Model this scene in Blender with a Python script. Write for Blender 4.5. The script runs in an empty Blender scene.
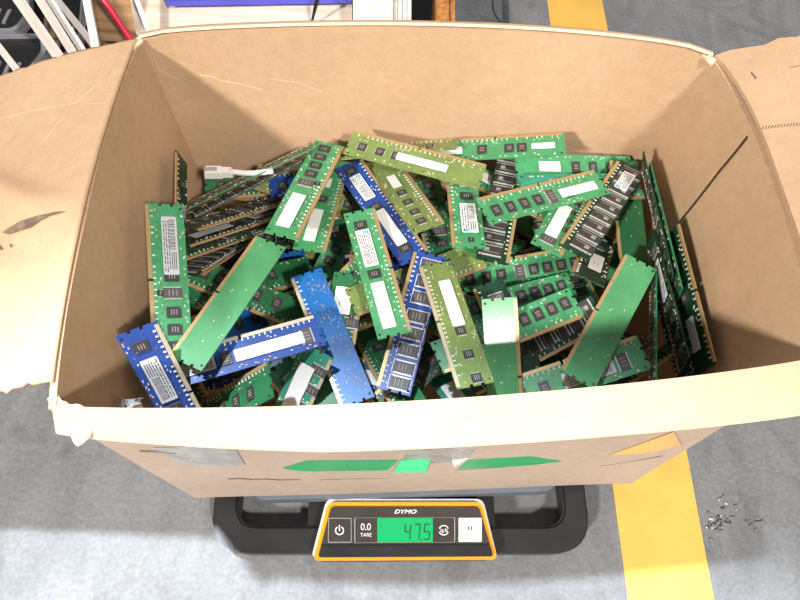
import bpy, math, random
import numpy as np
from mathutils import Vector, Matrix

# ------------------------------------------------------------------ camera, world, lights
SC = bpy.context.scene
COL = SC.collection
FPX, CAM_H = 620.0, 0.68
_d = np.array([382 - 400, 612 - 300, FPX], float); _d /= np.linalg.norm(_d)
_up = -_d
_fy = np.array([0, 0, 1.0]) - _d * _d[2]; _fy /= np.linalg.norm(_fy)
_fx = np.cross(_fy, _up)
CM = np.array([_fx, _fy, _up])

def bp(px, py, z):
    """world point seen at a photo pixel, at height z"""
    r = CM @ np.array([px - 400, py - 300, FPX])
    t = (z - CAM_H) / r[2]
    return np.array([r[0] * t, r[1] * t, z])

def V(p): return Vector([float(a) for a in p])

cam_data = bpy.data.cameras.new('camera')
cam_data.sensor_width = 36.0
cam_data.lens = FPX / 800 * 36.0
cam_data.clip_start = 0.01
cam = bpy.data.objects.new('camera', cam_data)
COL.objects.link(cam)
_rx, _ry, _rz = CM[:, 0], -CM[:, 1], -CM[:, 2]
mw = Matrix(((_rx[0], _ry[0], _rz[0], 0), (_rx[1], _ry[1], _rz[1], 0), (_rx[2], _ry[2], _rz[2], CAM_H), (0, 0, 0, 1)))
cam.matrix_world = mw
SC.camera = cam

SC.view_settings.view_transform = 'Standard'
SC.view_settings.look = 'None'
SC.view_settings.gamma = 1.0
SC.view_settings.exposure = 0.0
SC.view_settings.use_curve_mapping = False

world = bpy.data.worlds.new('world'); SC.world = world
world.use_nodes = True
bg = world.node_tree.nodes['Background']
bg.inputs[0].default_value = (0.90, 0.93, 1.0, 1)
bg.inputs[1].default_value = 0.24

def lamp(name, kind, loc, aim, energy, color, size, cone=None, blend=0.1):
    l = bpy.data.lights.new(name, kind)
    l.energy = energy; l.color = color
    if kind == 'SPOT':
        l.shadow_soft_size = size; l.spot_size = cone; l.spot_blend = blend
    if kind == 'AREA':
        l.shape = 'DISK'; l.size = size
    o = bpy.data.objects.new(name, l); COL.objects.link(o)
    o.location = loc
    o.rotation_euler = (Vector(aim) - Vector(loc)).to_track_quat('-Z', 'Y').to_euler()
    return o

# two high-bay lamps of the warehouse, behind the viewer's left and right shoulders
lamp('high_bay_lamp', 'AREA', (-2.5, -2.8, 3.3), (0, 0.3, 0.2), 320, (1.0, 0.95, 0.88), 0.40)
lamp('high_bay_lamp', 'AREA', (1.6, -2.2, 3.7), (0, 0.3, 0.2), 195, (1.0, 0.96, 0.90), 0.40)
# a cool skylight beam falling on the front left of the box
lamp('skylight_beam', 'SPOT', (-0.78, 0.62, 3.00), (-0.07, -0.66, 0.30), 920, (0.84, 0.92, 1.0), 0.06, cone=math.radians(33.4), blend=0.15)

# ------------------------------------------------------------------ materials
def srgb(r, g, b):
    f = lambda c: (c / 255 / 12.92) if c / 255 <= 0.04045 else ((c / 255 + 0.055) / 1.055) ** 2.4
    return (f(r), f(g), f(b), 1)

MATS = {}
def nmat(name):
    m = bpy.data.materials.new(name); m.use_nodes = True
    nt = m.node_tree
    return m, nt, nt.nodes['Principled BSDF']

def flat(name, col, rough=0.5, metal=0.0, emit=None, spec=0.5, noise=0.0, scale=60, alpha=None, trans=None):
    m, nt, b = nmat(name)
    b.inputs['Roughness'].default_value = rough
    b.inputs['Metallic'].default_value = metal
    b.inputs['Specular IOR Level'].default_value = spec
    if noise:
        tc = nt.nodes.new('ShaderNodeTexCoord')
        n = nt.nodes.new('ShaderNodeTexNoise'); n.inputs['Scale'].default_value = scale; n.inputs['Detail'].default_value = 5
        nt.links.new(tc.outputs['Object'], n.inputs['Vector'])
        r = nt.nodes.new('ShaderNodeValToRGB')
        c = np.array(col[:3])
        r.color_ramp.elements[0].position = 0.3; r.color_ramp.elements[1].position = 0.7
        r.color_ramp.elements[0].color = (*[float(v) for v in c * (1 - noise)], 1)
        r.color_ramp.elements[1].color = (*[float(min(1, v)) for v in c * (1 + noise)], 1)
        nt.links.new(n.outputs['Fac'], r.inputs['Fac'])
        nt.links.new(r.outputs['Color'], b.inputs['Base Color'])
    else:
        b.inputs['Base Color'].default_value = col
    if emit:
        b.inputs['Emission Color'].default_value = col
        b.inputs['Emission Strength'].default_value = emit
    if alpha is not None: b.inputs['Alpha'].default_value = alpha
    if trans is not None: b.inputs['Transmission Weight'].default_value = trans
    MATS[name] = m
    return m

def pcb(name, col, dark=0.86):
    """solder-masked board: faint etched traces and a satin coat"""
    m, nt, b = nmat(name)
    tc = nt.nodes.new('ShaderNodeTexCoord')
    br = nt.nodes.new('ShaderNodeTexVoronoi'); br.distance = 'MANHATTAN'; br.feature = 'DISTANCE_TO_EDGE'
    br.inputs['Scale'].default_value = 330
    mp = nt.nodes.new('ShaderNodeMapping'); mp.inputs['Scale'].default_value = (0.45, 1, 1)
    nt.links.new(tc.outputs['Object'], mp.inputs['Vector']); nt.links.new(mp.outputs['Vector'], br.inputs['Vector'])
    n = nt.nodes.new('ShaderNodeTexNoise'); n.inputs['Scale'].default_value = 45; n.inputs['Detail'].default_value = 4
    nt.links.new(tc.outputs['Object'], n.inputs['Vector'])
    r = nt.nodes.new('ShaderNodeValToRGB')
    r.color_ramp.elements[0].position = 0.03; r.color_ramp.elements[1].position = 0.16
    c = np.array(col[:3])
    r.color_ramp.elements[0].color = (*[float(v) for v in c * dark], 1)
    r.color_ramp.elements[1].color = col
    nt.links.new(br.outputs['Distance'], r.inputs['Fac'])
    mx = nt.nodes.new('ShaderNodeMixRGB'); mx.blend_type = 'MULTIPLY'; mx.inputs['Fac'].default_value = 0.55
    r2 = nt.nodes.new('ShaderNodeValToRGB')
    r2.color_ramp.elements[0].position = 0.3; r2.color_ramp.elements[0].color = (0.72, 0.76, 0.74, 1)
    r2.color_ramp.elements[1].position = 0.65; r2.color_ramp.elements[1].color = (1.1, 1.1, 1.1, 1)
    nt.links.new(n.outputs['Fac'], r2.inputs['Fac'])
    nt.links.new(r.outputs['Color'], mx.inputs[1]); nt.links.new(r2.outputs['Color'], mx.inputs[2])
    nt.links.new(mx.outputs['Color'], b.inputs['Base Color'])
    b.inputs['Roughness'].default_value = 0.17 if 'glossy' in name else 0.40
    MATS[name] = m
    return m

PCB = {
    'green': pcb('pcb_green', srgb(78, 160, 108)),
    'olive': pcb('pcb_olive', srgb(128, 150, 86)),
    'blue': pcb('pcb_blue', srgb(46, 80, 158)),
    'sky': pcb('pcb_bright_blue', srgb(36, 112, 190)),
    'deep': pcb('pcb_deep_green', srgb(46, 116, 74)),
    'bare': pcb('pcb_bare_green', srgb(84, 154, 104), 0.95),
    'dark': pcb('pcb_dark_green', srgb(26, 62, 42)),
    'gloss': pcb('pcb_glossy_green', srgb(84, 154, 104), 0.95),
    'navy': pcb('pcb_navy', srgb(24, 40, 96)),
    'teal': pcb('pcb_teal', srgb(60, 152, 126)),
}

def gold_mat(name, base):
    m, nt, b = nmat(name)
    tc = nt.nodes.new('ShaderNodeTexCoord')
    w = nt.nodes.new('ShaderNodeTexWave'); w.wave_type = 'BANDS'; w.bands_direction = 'X'; w.inputs['Scale'].default_value = 310
    nt.links.new(tc.outputs['Object'], w.inputs['Vector'])
    r = nt.nodes.new('ShaderNodeValToRGB')
    r.color_ramp.elements[0].position = 0.15; r.color_ramp.elements[0].color = (base[0] * .45, base[1] * .45, base[2] * .4, 1)
    r.color_ramp.elements[1].position = 0.45; r.color_ramp.elements[1].color = base
    nt.links.new(w.outputs['Fac'], r.inputs['Fac']); nt.links.new(r.outputs['Color'], b.inputs['Base Color'])
    b.inputs['Metallic'].default_value = 0.35; b.inputs['Roughness'].default_value = 0.42
    MATS[name] = m
    return m
gold_mat('gold', srgb(212, 180, 128))
gold_mat('pale_gold', srgb(240, 226, 196))
flat('chip_black', srgb(62, 58, 56), 0.45, noise=0.12, scale=300)
flat('chip_gray', srgb(88, 84, 82), 0.5)
flat('chip_mark', srgb(150, 148, 146), 0.6)
flat('chip_print', srgb(205, 203, 200), 0.6)
flat('solder', srgb(205, 205, 200), 0.35, metal=0.3)
flat('cap_tan', srgb(214, 196, 170), 0.5)
flat('cap_brown', srgb(140, 110, 84), 0.5)
flat('pad_white', srgb(226, 226, 220), 0.5)
flat('label_white', srgb(244, 243, 240), 0.42)
flat('label_gray', srgb(205, 208, 212), 0.42)
flat('label_print', srgb(92, 92, 96), 0.6)
flat('label_cyan', srgb(130, 200, 222), 0.5)
flat('label_pink', srgb(196, 72, 120), 0.5)
flat('hole_dark', srgb(18, 20, 18), 0.7)
flat('black_plastic', srgb(36, 36, 38), 0.42, noise=0.25, scale=40)
flat('dark_plastic', srgb(22, 22, 24), 0.5)
flat('gray_rim', srgb(122, 122, 128), 0.5, noise=0.1, scale=30)
flat('orange', srgb(250, 160, 28), 0.4)
flat('white_trim', srgb(232, 232, 230), 0.4)
flat('panel_black', srgb(62, 58, 55), 0.32, noise=0.12, scale=70)
flat('button_gray', srgb(170, 168, 166), 0.5)
flat('icon_white', srgb(235, 235, 232), 0.5)
flat('lcd', srgb(20, 60, 36), 0.4, spec=0.2)
_b = MATS['lcd'].node_tree.nodes['Principled BSDF']; _b.inputs['Emission Color'].default_value = srgb(30, 224, 128); _b.inputs['Emission Strength'].default_value = 0.85
flat('lcd_digit', srgb(18, 96, 52), 0.5)
flat('lcd_mark', srgb(40, 150, 90), 0.5)
flat('platform_steel', srgb(112, 118, 126), 0.38, metal=0.25, noise=0.12, scale=20)
flat('yellow_tape', srgb(222, 176, 84), 0.6, noise=0.09, scale=18)
flat('red_plastic', srgb(224, 40, 74), 0.4)
flat('blue_plastic', srgb(78, 80, 190), 0.45, noise=0.15, scale=25)
flat('black_rubber', srgb(34, 33, 34), 0.6)
flat('floor_strip', srgb(84, 84, 86), 0.8, noise=0.15, scale=60)
flat('flake_pale', srgb(200, 194, 184), 0.8)
flat('flake_dark', srgb(82, 76, 72), 0.8)
flat('paper_torn', srgb(232, 212, 182), 0.9, noise=0.08, scale=120)
flat('crease_tan', srgb(222, 186, 146), 0.85)
flat('tear_dark', srgb(122, 100, 84), 0.9, noise=0.4, scale=60)
flat('slit_dark', srgb(70, 48, 34), 0.9)
flat('green_tape', srgb(38, 150, 92), 0.4, noise=0.08, scale=60)
flat('green_tape_bright', srgb(70, 214, 146), 0.35)
flat('yellow_reflection', srgb(206, 162, 104), 0.3)
flat('clear_tape', srgb(176, 172, 168), 0.25, noise=0.22, scale=70, alpha=0.6)
flat('clear_film', srgb(214, 214, 214), 0.15, trans=0.55)
flat('ink', srgb(112, 96, 84), 0.8)
flat('white_plastic', srgb(236, 233, 228), 0.35)

def wood(name, c1, c2, axis='X', scale=14, rough=0.6):
    m, nt, b = nmat(name)
    tc = nt.nodes.new('ShaderNodeTexCoord')
    mp = nt.nodes.new('ShaderNodeMapping')
    s = {'X': (0.6, 9, 9), 'Y': (9, 0.6, 9), 'Z': (9, 9, 0.6)}[axis]
    mp.inputs['Scale'].default_value = s
    n = nt.nodes.new('ShaderNodeTexNoise'); n.inputs['Scale'].default_value = scale; n.inputs['Detail'].default_value = 6
    r = nt.nodes.new('ShaderNodeValToRGB')
    r.color_ramp.elements[0].position = 0.32; r.color_ramp.elements[0].color = c1
    r.color_ramp.elements[1].position = 0.66; r.color_ramp.elements[1].color = c2
    nt.links.new(tc.outputs['Object'], mp.inputs['Vector']); nt.links.new(mp.outputs['Vector'], n.inputs['Vector'])
    nt.links.new(n.outputs['Fac'], r.inputs['Fac']); nt.links.new(r.outputs['Color'], b.inputs['Base Color'])
    b.inputs['Roughness'].default_value = rough
    MATS[name] = m
wood('wood_plank', srgb(150, 112, 78), srgb(196, 156, 116), 'X', 9)
wood('wood_pale', srgb(226, 204, 180), srgb(250, 238, 222), 'X', 8)
wood('wood_white', srgb(226, 222, 204), srgb(250, 248, 240), 'Z', 10)
wood('wood_brown', srgb(150, 92, 44), srgb(208, 146, 84), 'Z', 12)
wood('slat_white', srgb(214, 204, 196), srgb(250, 246, 242), 'X', 20)
wood('slat_gray', srgb(196, 182, 172), srgb(228, 218, 210), 'X', 20)

def cardboard(name, ca, cb):
    m, nt, b = nmat(name)
    tc = nt.nodes.new('ShaderNodeTexCoord')
    def noise(scale, detail=4, vec=None, sc=None):
        n = nt.nodes.new('ShaderNodeTexNoise'); n.inputs['Scale'].default_value = scale; n.inputs['Detail'].default_value = detail
        if sc:
            mp = nt.nodes.new('ShaderNodeMapping'); mp.inputs['Scale'].default_value = sc
            nt.links.new(tc.outputs['Object'], mp.inputs['Vector']); nt.links.new(mp.outputs['Vector'], n.inputs['Vector'])
        else:
            nt.links.new(tc.outputs['Object'], n.inputs['Vector'])
        return n
    big = noise(7, 5); fine = noise(420, 3); speck = noise(95, 6)
    r = nt.nodes.new('ShaderNodeValToRGB')
    r.color_ramp.elements[0].position = 0.3; r.color_ramp.elements[0].color = ca
    r.color_ramp.elements[1].position = 0.7; r.color_ramp.elements[1].color = cb
    nt.links.new(big.outputs['Fac'], r.inputs['Fac'])
    r2 = nt.nodes.new('ShaderNodeValToRGB')
    r2.color_ramp.elements[0].position = 0.3; r2.color_ramp.elements[0].color = (0.90, 0.89, 0.88, 1)
    r2.color_ramp.elements[1].position = 0.7; r2.color_ramp.elements[1].color = (1.07, 1.07, 1.07, 1)
    mixn = nt.nodes.new('ShaderNodeMath'); mixn.operation = 'ADD'
    h1 = nt.nodes.new('ShaderNodeMath'); h1.operation = 'MULTIPLY'; h1.inputs[1].default_value = 0.5
    h2 = nt.nodes.new('ShaderNodeMath'); h2.operation = 'MULTIPLY'; h2.inputs[1].default_value = 0.5
    nt.links.new(fine.outputs['Fac'], h1.inputs[0]); nt.links.new(speck.outputs['Fac'], h2.inputs[0])
    nt.links.new(h1.outputs[0], mixn.inputs[0]); nt.links.new(h2.outputs[0], mixn.inputs[1])
    nt.links.new(mixn.outputs[0], r2.inputs['Fac'])
    mx = nt.nodes.new('ShaderNodeMixRGB'); mx.blend_type = 'MULTIPLY'; mx.inputs['Fac'].default_value = 1
    nt.links.new(r.outputs['Color'], mx.inputs[1]); nt.links.new(r2.outputs['Color'], mx.inputs[2])
    nt.links.new(mx.outputs['Color'], b.inputs['Base Color'])
    bmp = nt.nodes.new('ShaderNodeBump'); bmp.inputs['Strength'].default_value = 0.12; bmp.inputs['Distance'].default_value = 0.002
    nt.links.new(speck.outputs['Fac'], bmp.inputs['Height']); nt.links.new(bmp.outputs['Normal'], b.inputs['Normal'])
    b.inputs['Roughness'].default_value = 0.78
    b.inputs['Specular IOR Level'].default_value = 0.25
    MATS[name] = m
cardboard('cardboard', srgb(190, 156, 124), srgb(204, 171, 138))
cardboard('cardboard_outer_shaded', srgb(160, 142, 128), srgb(174, 155, 140))  # greyer outer liner, darkened to put the front wall's shade into the colour

def concrete():
    m, nt, b = nmat('concrete')
    tc = nt.nodes.new('ShaderNodeTexCoord')
    def noise(scale, detail, sc=(1, 1, 1), loc=(0, 0, 0), dist=0.0):
        mp = nt.nodes.new('ShaderNodeMapping'); mp.inputs['Scale'].default_value = sc; mp.inputs['Location'].default_value = loc
        n = nt.nodes.new('ShaderNodeTexNoise'); n.inputs['Scale'].default_value = scale; n.inputs['Detail'].default_value = detail
        n.inputs['Distortion'].default_value = dist
        nt.links.new(tc.outputs['Object'], mp.inputs['Vector']); nt.links.new(mp.outputs['Vector'], n.inputs['Vector'])
        return n
    def ramp(n, p0, c0, p1, c1):
        r = nt.nodes.new('ShaderNodeValToRGB')
        r.color_ramp.elements[0].position = p0; r.color_ramp.elements[0].color = c0
        r.color_ramp.elements[1].position = p1; r.color_ramp.elements[1].color = c1
        nt.links.new(n.outputs['Fac'], r.inputs['Fac'])
        return r
    def mul(a, c, fac=1.0):
        x = nt.nodes.new('ShaderNodeMixRGB'); x.blend_type = 'MULTIPLY'; x.inputs['Fac'].default_value = fac
        nt.links.new(a.outputs['Color'], x.inputs[1]); nt.links.new(c.outputs['Color'], x.inputs[2])
        return x
    base = ramp(noise(3.2, 6, dist=0.6), 0.3, srgb(110, 111, 114), 0.7, srgb(130, 131, 133))
    grit = ramp(noise(230, 4), 0.25, (0.80, 0.80, 0.80, 1), 0.75, (1.12, 1.12, 1.12, 1))
    brush = ramp(noise(30, 7, sc=(1.0, 0.35, 1), dist=1.2), 0.35, (0.86, 0.86, 0.85, 1), 0.62, (1.05, 1.05, 1.05, 1))
    stain = ramp(noise(9, 5, loc=(3.1, 1.7, 0), dist=2.0), 0.30, (0.72, 0.71, 0.70, 1), 0.42, (1, 1, 1, 1))
    out = mul(mul(mul(base, grit), brush), stain, 0.75)
    nt.links.new(out.outputs['Color'], b.inputs['Base Color'])
    b.inputs['Roughness'].default_value = 0.68
    bm_ = nt.nodes.new('ShaderNodeBump'); bm_.inputs['Strength'].default_value = 0.25; bm_.inputs['Distance'].default_value = 0.003
    nt.links.new(noise(150, 5).outputs['Fac'], bm_.inputs['Height']); nt.links.new(bm_.outputs['Normal'], b.inputs['Normal'])
    MATS['concrete'] = m
concrete()

# ------------------------------------------------------------------ mesh helpers
class MB:
    def __init__(s): s.v = []; s.f = []; s.m = []; s.slots = []
    def slot(s, mat):
        if mat not in s.slots: s.slots.append(mat)
        return s.slots.index(mat)
    def add(s, verts, faces, mat):
        o = len(s.v); k = s.slot(mat)
        s.v += [tuple(float(c) for c in p) for p in verts]
        s.f += [tuple(o + i for i in f) for f in faces]; s.m += [k] * len(faces)
    def box(s, c, h, mat, ax=None, top=1.0):
        """box at centre c, half sizes h, optional axes rows, top face scaled"""
        ax = np.eye(3) if ax is None else np.asarray(ax)
        vs = []
        for z in (-1, 1):
            k = top if z > 0 else 1.0
            for x, y in ((-1, -1), (1, -1), (1, 1), (-1, 1)):
                vs.append(np.asarray(c) + ax[0] * x * h[0] * k + ax[1] * y * h[1] * k + ax[2] * z * h[2])
        s.add(vs, [(3, 2, 1, 0), (4, 5, 6, 7), (0, 1, 5, 4), (1, 2, 6, 5), (2, 3, 7, 6), (3, 0, 4, 7)], mat)
    def prism(s, pts, z0, z1, mat, side=None):
        """extruded outline (counter-clockwise in xy)"""
        n = len(pts)
        vs = [(p[0], p[1], z0) for p in pts] + [(p[0], p[1], z1) for p in pts]
        s.add(vs, [tuple(range(n))[::-1], tuple(range(n, 2 * n))], mat)
        o = len(s.v) - 2 * n; k = s.slot(side or mat)
        for i in range(n):
            j = (i + 1) % n
            s.f.append((o + i, o + j, o + n + j, o + n + i)); s.m.append(k)
    def poly3(s, pts, nrm, t, mat):
        """polygon in space thickened by t along nrm"""
        n = len(pts); nrm = np.asarray(nrm, float)
        vs = [np.asarray(p) for p in pts] + [np.asarray(p) + nrm * t for p in pts]
        fs = [tuple(range(n))[::-1], tuple(range(n, 2 * n))] + [(i, (i + 1) % n, n + (i + 1) % n, n + i) for i in range(n)]
        s.add(vs, fs, mat)
    def tube(s, path, r, mat, n=8, cap=True):
        path = [np.asarray(p, float) for p in path]; m = len(path); vs = []
        rr = r if hasattr(r, '__len__') else [r] * m
        ref = np.array([0, 0, 1.0])
        for i, p in enumerate(path):
            t = path[min(i + 1, m - 1)] - path[max(i - 1, 0)]; t /= np.linalg.norm(t)
            a = np.cross(t, ref)
            if np.linalg.norm(a) < 1e-3: a = np.cross(t, np.array([1.0, 0, 0]))
            a /= np.linalg.norm(a); b = np.cross(a, t)
            vs += [p + rr[i] * (a * math.cos(2 * math.pi * k / n) + b * math.sin(2 * math.pi * k / n)) for k in range(n)]
        fs = [(i * n + k, i * n + (k + 1) % n, (i + 1) * n + (k + 1) % n, (i + 1) * n + k) for i in range(m - 1) for k in range(n)]
        if cap: fs += [tuple(range(n))[::-1], tuple((m - 1) * n + k for k in range(n))]
        s.add(vs, fs, mat)
    def sheet(s, grid, nrm, t, mat, edge=None, back=None):
        """thick sheet from a grid of points; nrm(i,j) or constant gives the thickness direction"""
        R, Cc = len(grid), len(grid[0])
        A = [[np.asarray(grid[i][j], float) for j in range(Cc)] for i in range(R)]
        nn = np.asarray(nrm, float)
        vs = [A[i][j] for i in range(R) for j in range(Cc)] + [A[i][j] + nn * t for i in range(R) for j in range(Cc)]
        o = R * Cc; idx = lambda i, j: i * Cc + j
        fs = []
        for i in range(R - 1):
            for j in range(Cc - 1):
                q = (idx(i, j), idx(i, j + 1), idx(i + 1, j + 1), idx(i + 1, j))
                fs += [q[::-1], tuple(o + a for a in q)]
        s.add(vs, fs, mat)
        if back:
            kb = s.slot(back); s.m[-len(fs) + 1::2] = [kb] * (len(fs) // 2)
        base = len(s.v) - 2 * o; k = s.slot(edge or mat)
        rim = [idx(0, j) for j in range(Cc)] + [idx(i, Cc - 1) for i in range(1, R)] + [idx(R - 1, j) for j in range(Cc - 2, -1, -1)] + [idx(i, 0) for i in range(R - 2, 0, -1)]
        for a, b in zip(rim, rim[1:] + rim[:1]):
            s.f.append((base + a, base + b, base + o + b, base + o + a)); s.m.append(k)
    def data(s, name, smooth=False):
        me = bpy.data.meshes.new(name)
        me.from_pydata(s.v, [], s.f)
        for m in s.slots: me.materials.append(MATS[m])
        me.polygons.foreach_set('material_index', s.m)
        if smooth: me.polygons.foreach_set('use_smooth', [True] * len(s.f))
        me.update()
        import bmesh
        b = bmesh.new(); b.from_mesh(me); bmesh.ops.recalc_face_normals(b, faces=b.faces); b.to_mesh(me); b.free()
        return me
    def build(s, name, parent=None, smooth=False, loc=None):
        o = bpy.data.objects.new(name, s.data(name, smooth)); COL.objects.link(o)
        if parent is not None: o.parent = parent
        if loc is not None: o.location = loc
        return o

def tag(o, label=None, cat=None, group=None, kind=None):
    if label: o['label'] = label
    if cat: o['category'] = cat
    if group: o['group'] = group
    if kind: o['kind'] = kind
    return o

def empty(name, loc=(0, 0, 0)):
    o = bpy.data.objects.new(name, None); COL.objects.link(o); o.location = V(loc)
    o.empty_display_size = 0.02
    return o

def part(mb, name, root, smooth=False, label=None):
    """mesh given in world coordinates, parented to an unrotated root"""
    L = root
    off = np.zeros(3)
    while L is not None:
        off += np.array(L.location); L = L.parent
    mb.v = [tuple(np.array(p) - off) for p in mb.v]
    o = mb.build(name, root, smooth)
    if label: o['label'] = label
    return o

def rounded(pts, r, n=5):
    """round the corners of a ccw polygon (2D)"""
    out = []; N = len(pts)
    for i in range(N):
        p = np.array(pts[i][:2], float); a = np.array(pts[i - 1][:2], float); b = np.array(pts[(i + 1) % N][:2], float)
        rr = r[i] if hasattr(r, '__len__') else r
        u = (a - p) / np.linalg.norm(a - p); w = (b - p) / np.linalg.norm(b - p)
        if rr <= 0: out.append(p); continue
        p0, p1 = p + u * rr, p + w * rr
        for k in range(n + 1):
            t = k / n
            out.append((1 - t) ** 2 * p0 + 2 * t * (1 - t) * p + t * t * p1)
    return out

# ------------------------------------------------------------------ floor
fl = MB(); fl.box((0, 1.0, -0.02), (5.0, 5.0, 0.02), 'concrete')
tag(fl.build('floor'), kind='structure')
flat('wall_paint', srgb(168, 168, 166), 0.8, noise=0.05, scale=2)
wl = MB(); wl.box((0, 6.1, 1.9), (5.2, 0.1, 1.9), 'wall_paint'); tag(wl.build('wall_back'), kind='structure')
wl = MB(); wl.box((5.1, 1.0, 1.9), (0.1, 5.0, 1.9), 'wall_paint'); tag(wl.build('wall_right'), kind='structure')
def line_pts(pxs, z): return [bp(x, y, z) for x, y in pxs]
ta = bp(547, 0, 0); tb = bp(628, 600, 0); tc_ = bp(714, 600, 0); td = bp(602, 0, 0)
dL = (ta - tb); dR = (td - tc_)
mk = MB()
mk.prism([(tb - dL * .5)[:2], (tc_ - dR * .5)[:2], (tc_ + dR * 1.5)[:2], (tb + dL * 1.5)[:2]], 0.0, 0.0006, 'yellow_tape')
tag(mk.build('floor_marking'), kind='structure')

# ------------------------------------------------------------------ cardboard box
ZB, ZT = 0.056, 0.31
RIM = {'bl': bp(141, 41, ZT), 'br': bp(711, 59, ZT), 'fl': bp(56, 409, ZT), 'fr': bp(818, 360, ZT)}
BOT = {'fl': bp(195, 493, ZB), 'fr': bp(630, 479, ZB)}
BOT['bl'] = np.array([-0.225, 0.418, ZB]); BOT['br'] = np.array([0.248, 0.438, ZB])
box_c = sum(BOT.values()) / 4
box = empty('cardboard_box', (box_c[0], box_c[1], ZB))
tag(box, 'open brown cardboard box full of loose memory modules standing on the scale', 'box')

def panel_grid(a, b, c, d, nu, nv, bulge, seed, amp=0.0012):
    """a-b top edge, d-c bottom edge; bulge(u,v) -> offset along horizontal outward normal"""
    rng = np.random.default_rng(seed)
    t = b - a; nrm = np.cross(t, np.array([0, 0, 1.0])); nrm /= np.linalg.norm(nrm)
    ph = rng.uniform(0, 6.28, 6)
    g = []
    for i in range(nv + 1):
        row = []
        for j in range(nu + 1):
            u, v = j / nu, i / nv
            p = (a * (1 - u) + b * u) * (1 - v) + (d * (1 - u) + c * u) * v
            w = amp * (math.sin(5 * u + ph[0]) * math.sin(4 * v + ph[1]) + 0.6 * math.sin(11 * u + ph[2] + 3 * v) * math.sin(9 * v + ph[3]))
            w *= math.sin(math.pi * u) ** .5 if 0 < u < 1 else 0
            row.append(p + nrm * (bulge(u, v) + w))
        g.append(row)
    return g, nrm
body = MB()
TH = 0.0045
smooth_b = lambda k: (lambda u, v: k * math.sin(math.pi * u) * (0.35 + 0.65 * v))
# order so that the normal points outwards
cx = box_c.copy(); cx[2] = 0
def wall(k0, k1, bulge, seed, nu=22, nv=12):
    g, n = panel_grid(RIM[k0], RIM[k1], BOT[k1], BOT[k0], nu, nv, bulge, seed)
    mid = (RIM[k0] + RIM[k1]) / 2 - cx; mid[2] = 0
    s = 1 if n @ mid > 0 else -1
    body.sheet(g, n * s, TH, 'cardboard', None, 'cardboard_outer_shaded')
    return g, n * s
def sgn(k): return k
BB_ = lambda u: 0.026 * max(0.0, math.sin(math.pi * u)) ** .55 * (0.82 + 0.34 * u)
G_back, N_back = wall('bl', 'br', lambda u, v: -BB_(u) * (1 - v), 1)
LB = lambda u: 0.0095 * max(0.0, math.sin(math.pi * u)) ** .8
RB = lambda u: 0.0125 * max(0.0, math.sin(math.pi * min(1.0, u ** .75))) ** .9
G_left, N_left = wall('bl', 'fl', lambda u, v: LB(u) * (1 - v) + .002 * math.sin(math.pi * u), 2)
G_right, N_right = wall('br', 'fr', lambda u, v: -RB(u) * (1 - v) - 0.002 * math.sin(math.pi * u), 3)
FB = lambda u: 0.0125 * max(0.0, math.sin(math.pi * u)) ** .7
G_front, N_front = wall('fl', 'fr', lambda u, v: FB(u) * (1 - v), 4)
bo = [BOT['fl'], BOT['fr'], BOT['br'], BOT['bl']]
body.prism([(p[0], p[1]) for p in bo], ZB, ZB + 0.004, 'cardboard')

def on_plane(px, py, p0, n):
    """ray through photo pixel meets plane"""
    r = CM @ np.array([px - 400, py - 300, FPX]); c = np.array([0, 0, CAM_H])
    return c + r * (((p0 - c) @ n) / (r @ n))
def crease(pxs, p0, n, r=0.0005, mat='paper_torn', lift=0.0):
    body.tube([on_plane(x, y, p0, n) + n * lift for x, y in pxs], r, mat, 5)
pb = G_back[6][11]
# cracked liner lines on the back wall, raised pale ridges
def back_surface(px, py):
    """meet the bulged back wall (few steps of plane iteration)"""
    p = on_plane(px, py, RIM['bl'], N_back)
    e = RIM['br'] - RIM['bl']
    for _ in range(5):
        u = np.clip(((p - RIM['bl']) @ e) / (e @ e), 0, 1); v = np.clip((ZT - p[2]) / (ZT - ZB), 0, 1)
        j = u * 22; i = v * 12; j0, i0 = min(int(j), 21), min(int(i), 11)
        q = G_back[i0][j0] * (1 - (j - j0)) * (1 - (i - i0)) + G_back[i0][j0 + 1] * (j - j0) * (1 - (i - i0)) + G_back[i0 + 1][j0] * (1 - (j - j0)) * (i - i0) + G_back[i0 + 1][j0 + 1] * (j - j0) * (i - i0)
        p = on_plane(px, py, q, N_back)
    return p
for pxs, r in (([(152, 52), (160, 70), (178, 80)], .0005), ([(200, 75), (213, 77), (222, 81), (240, 84), (262, 90)], .0006), ([(270, 79), (300, 83), (322, 92)], .0004), ([(272, 95), (282, 118), (286, 135)], .0004), ([(404, 70), (415, 88)], .0003), ([(598, 45), (580, 90), (562, 134)], .0004)):
    body.tube([back_surface(x, y) for x, y in pxs], r * .8, 'crease_tan', 5)
o_body = part(body, 'box_body', box)

# flaps
def flap(name, k0, k1, out, length, droop, dents=None, nu=26, nv=10, seed=0, trim=0.0, bow=None):
    """flap hinged on the rim k0-k1; out is horizontal outward; droop(v) gives height change at fraction v"""
    a, b = RIM[k0], RIM[k1]
    rng = np.random.default_rng(seed + 20)
    g = []
    for i in range(nv + 1):
        v = i / nv; row = []
        for j in range(nu + 1):
            u = j / nu
            us = u * (1 - trim); p = a * (1 - us) + b * us + out * (TH * 0.5 + (bow(us) if bow else 0))
            L = length * v
            q = p + out * L + np.array([0, 0, droop(u, v)])
            if dents: q = q + np.array([0, 0, dents(u, v)])
            if j in (0, nu) and (i * 14) % nv < 14: q = q + (b - a) / np.linalg.norm(b - a) * rng.uniform(-.0025, .0025)
            row.append(q)
        g.append(row)
    m = MB(); m.sheet(g, (0, 0, 1), 0.0035, 'cardboard')
    return m, g
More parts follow.
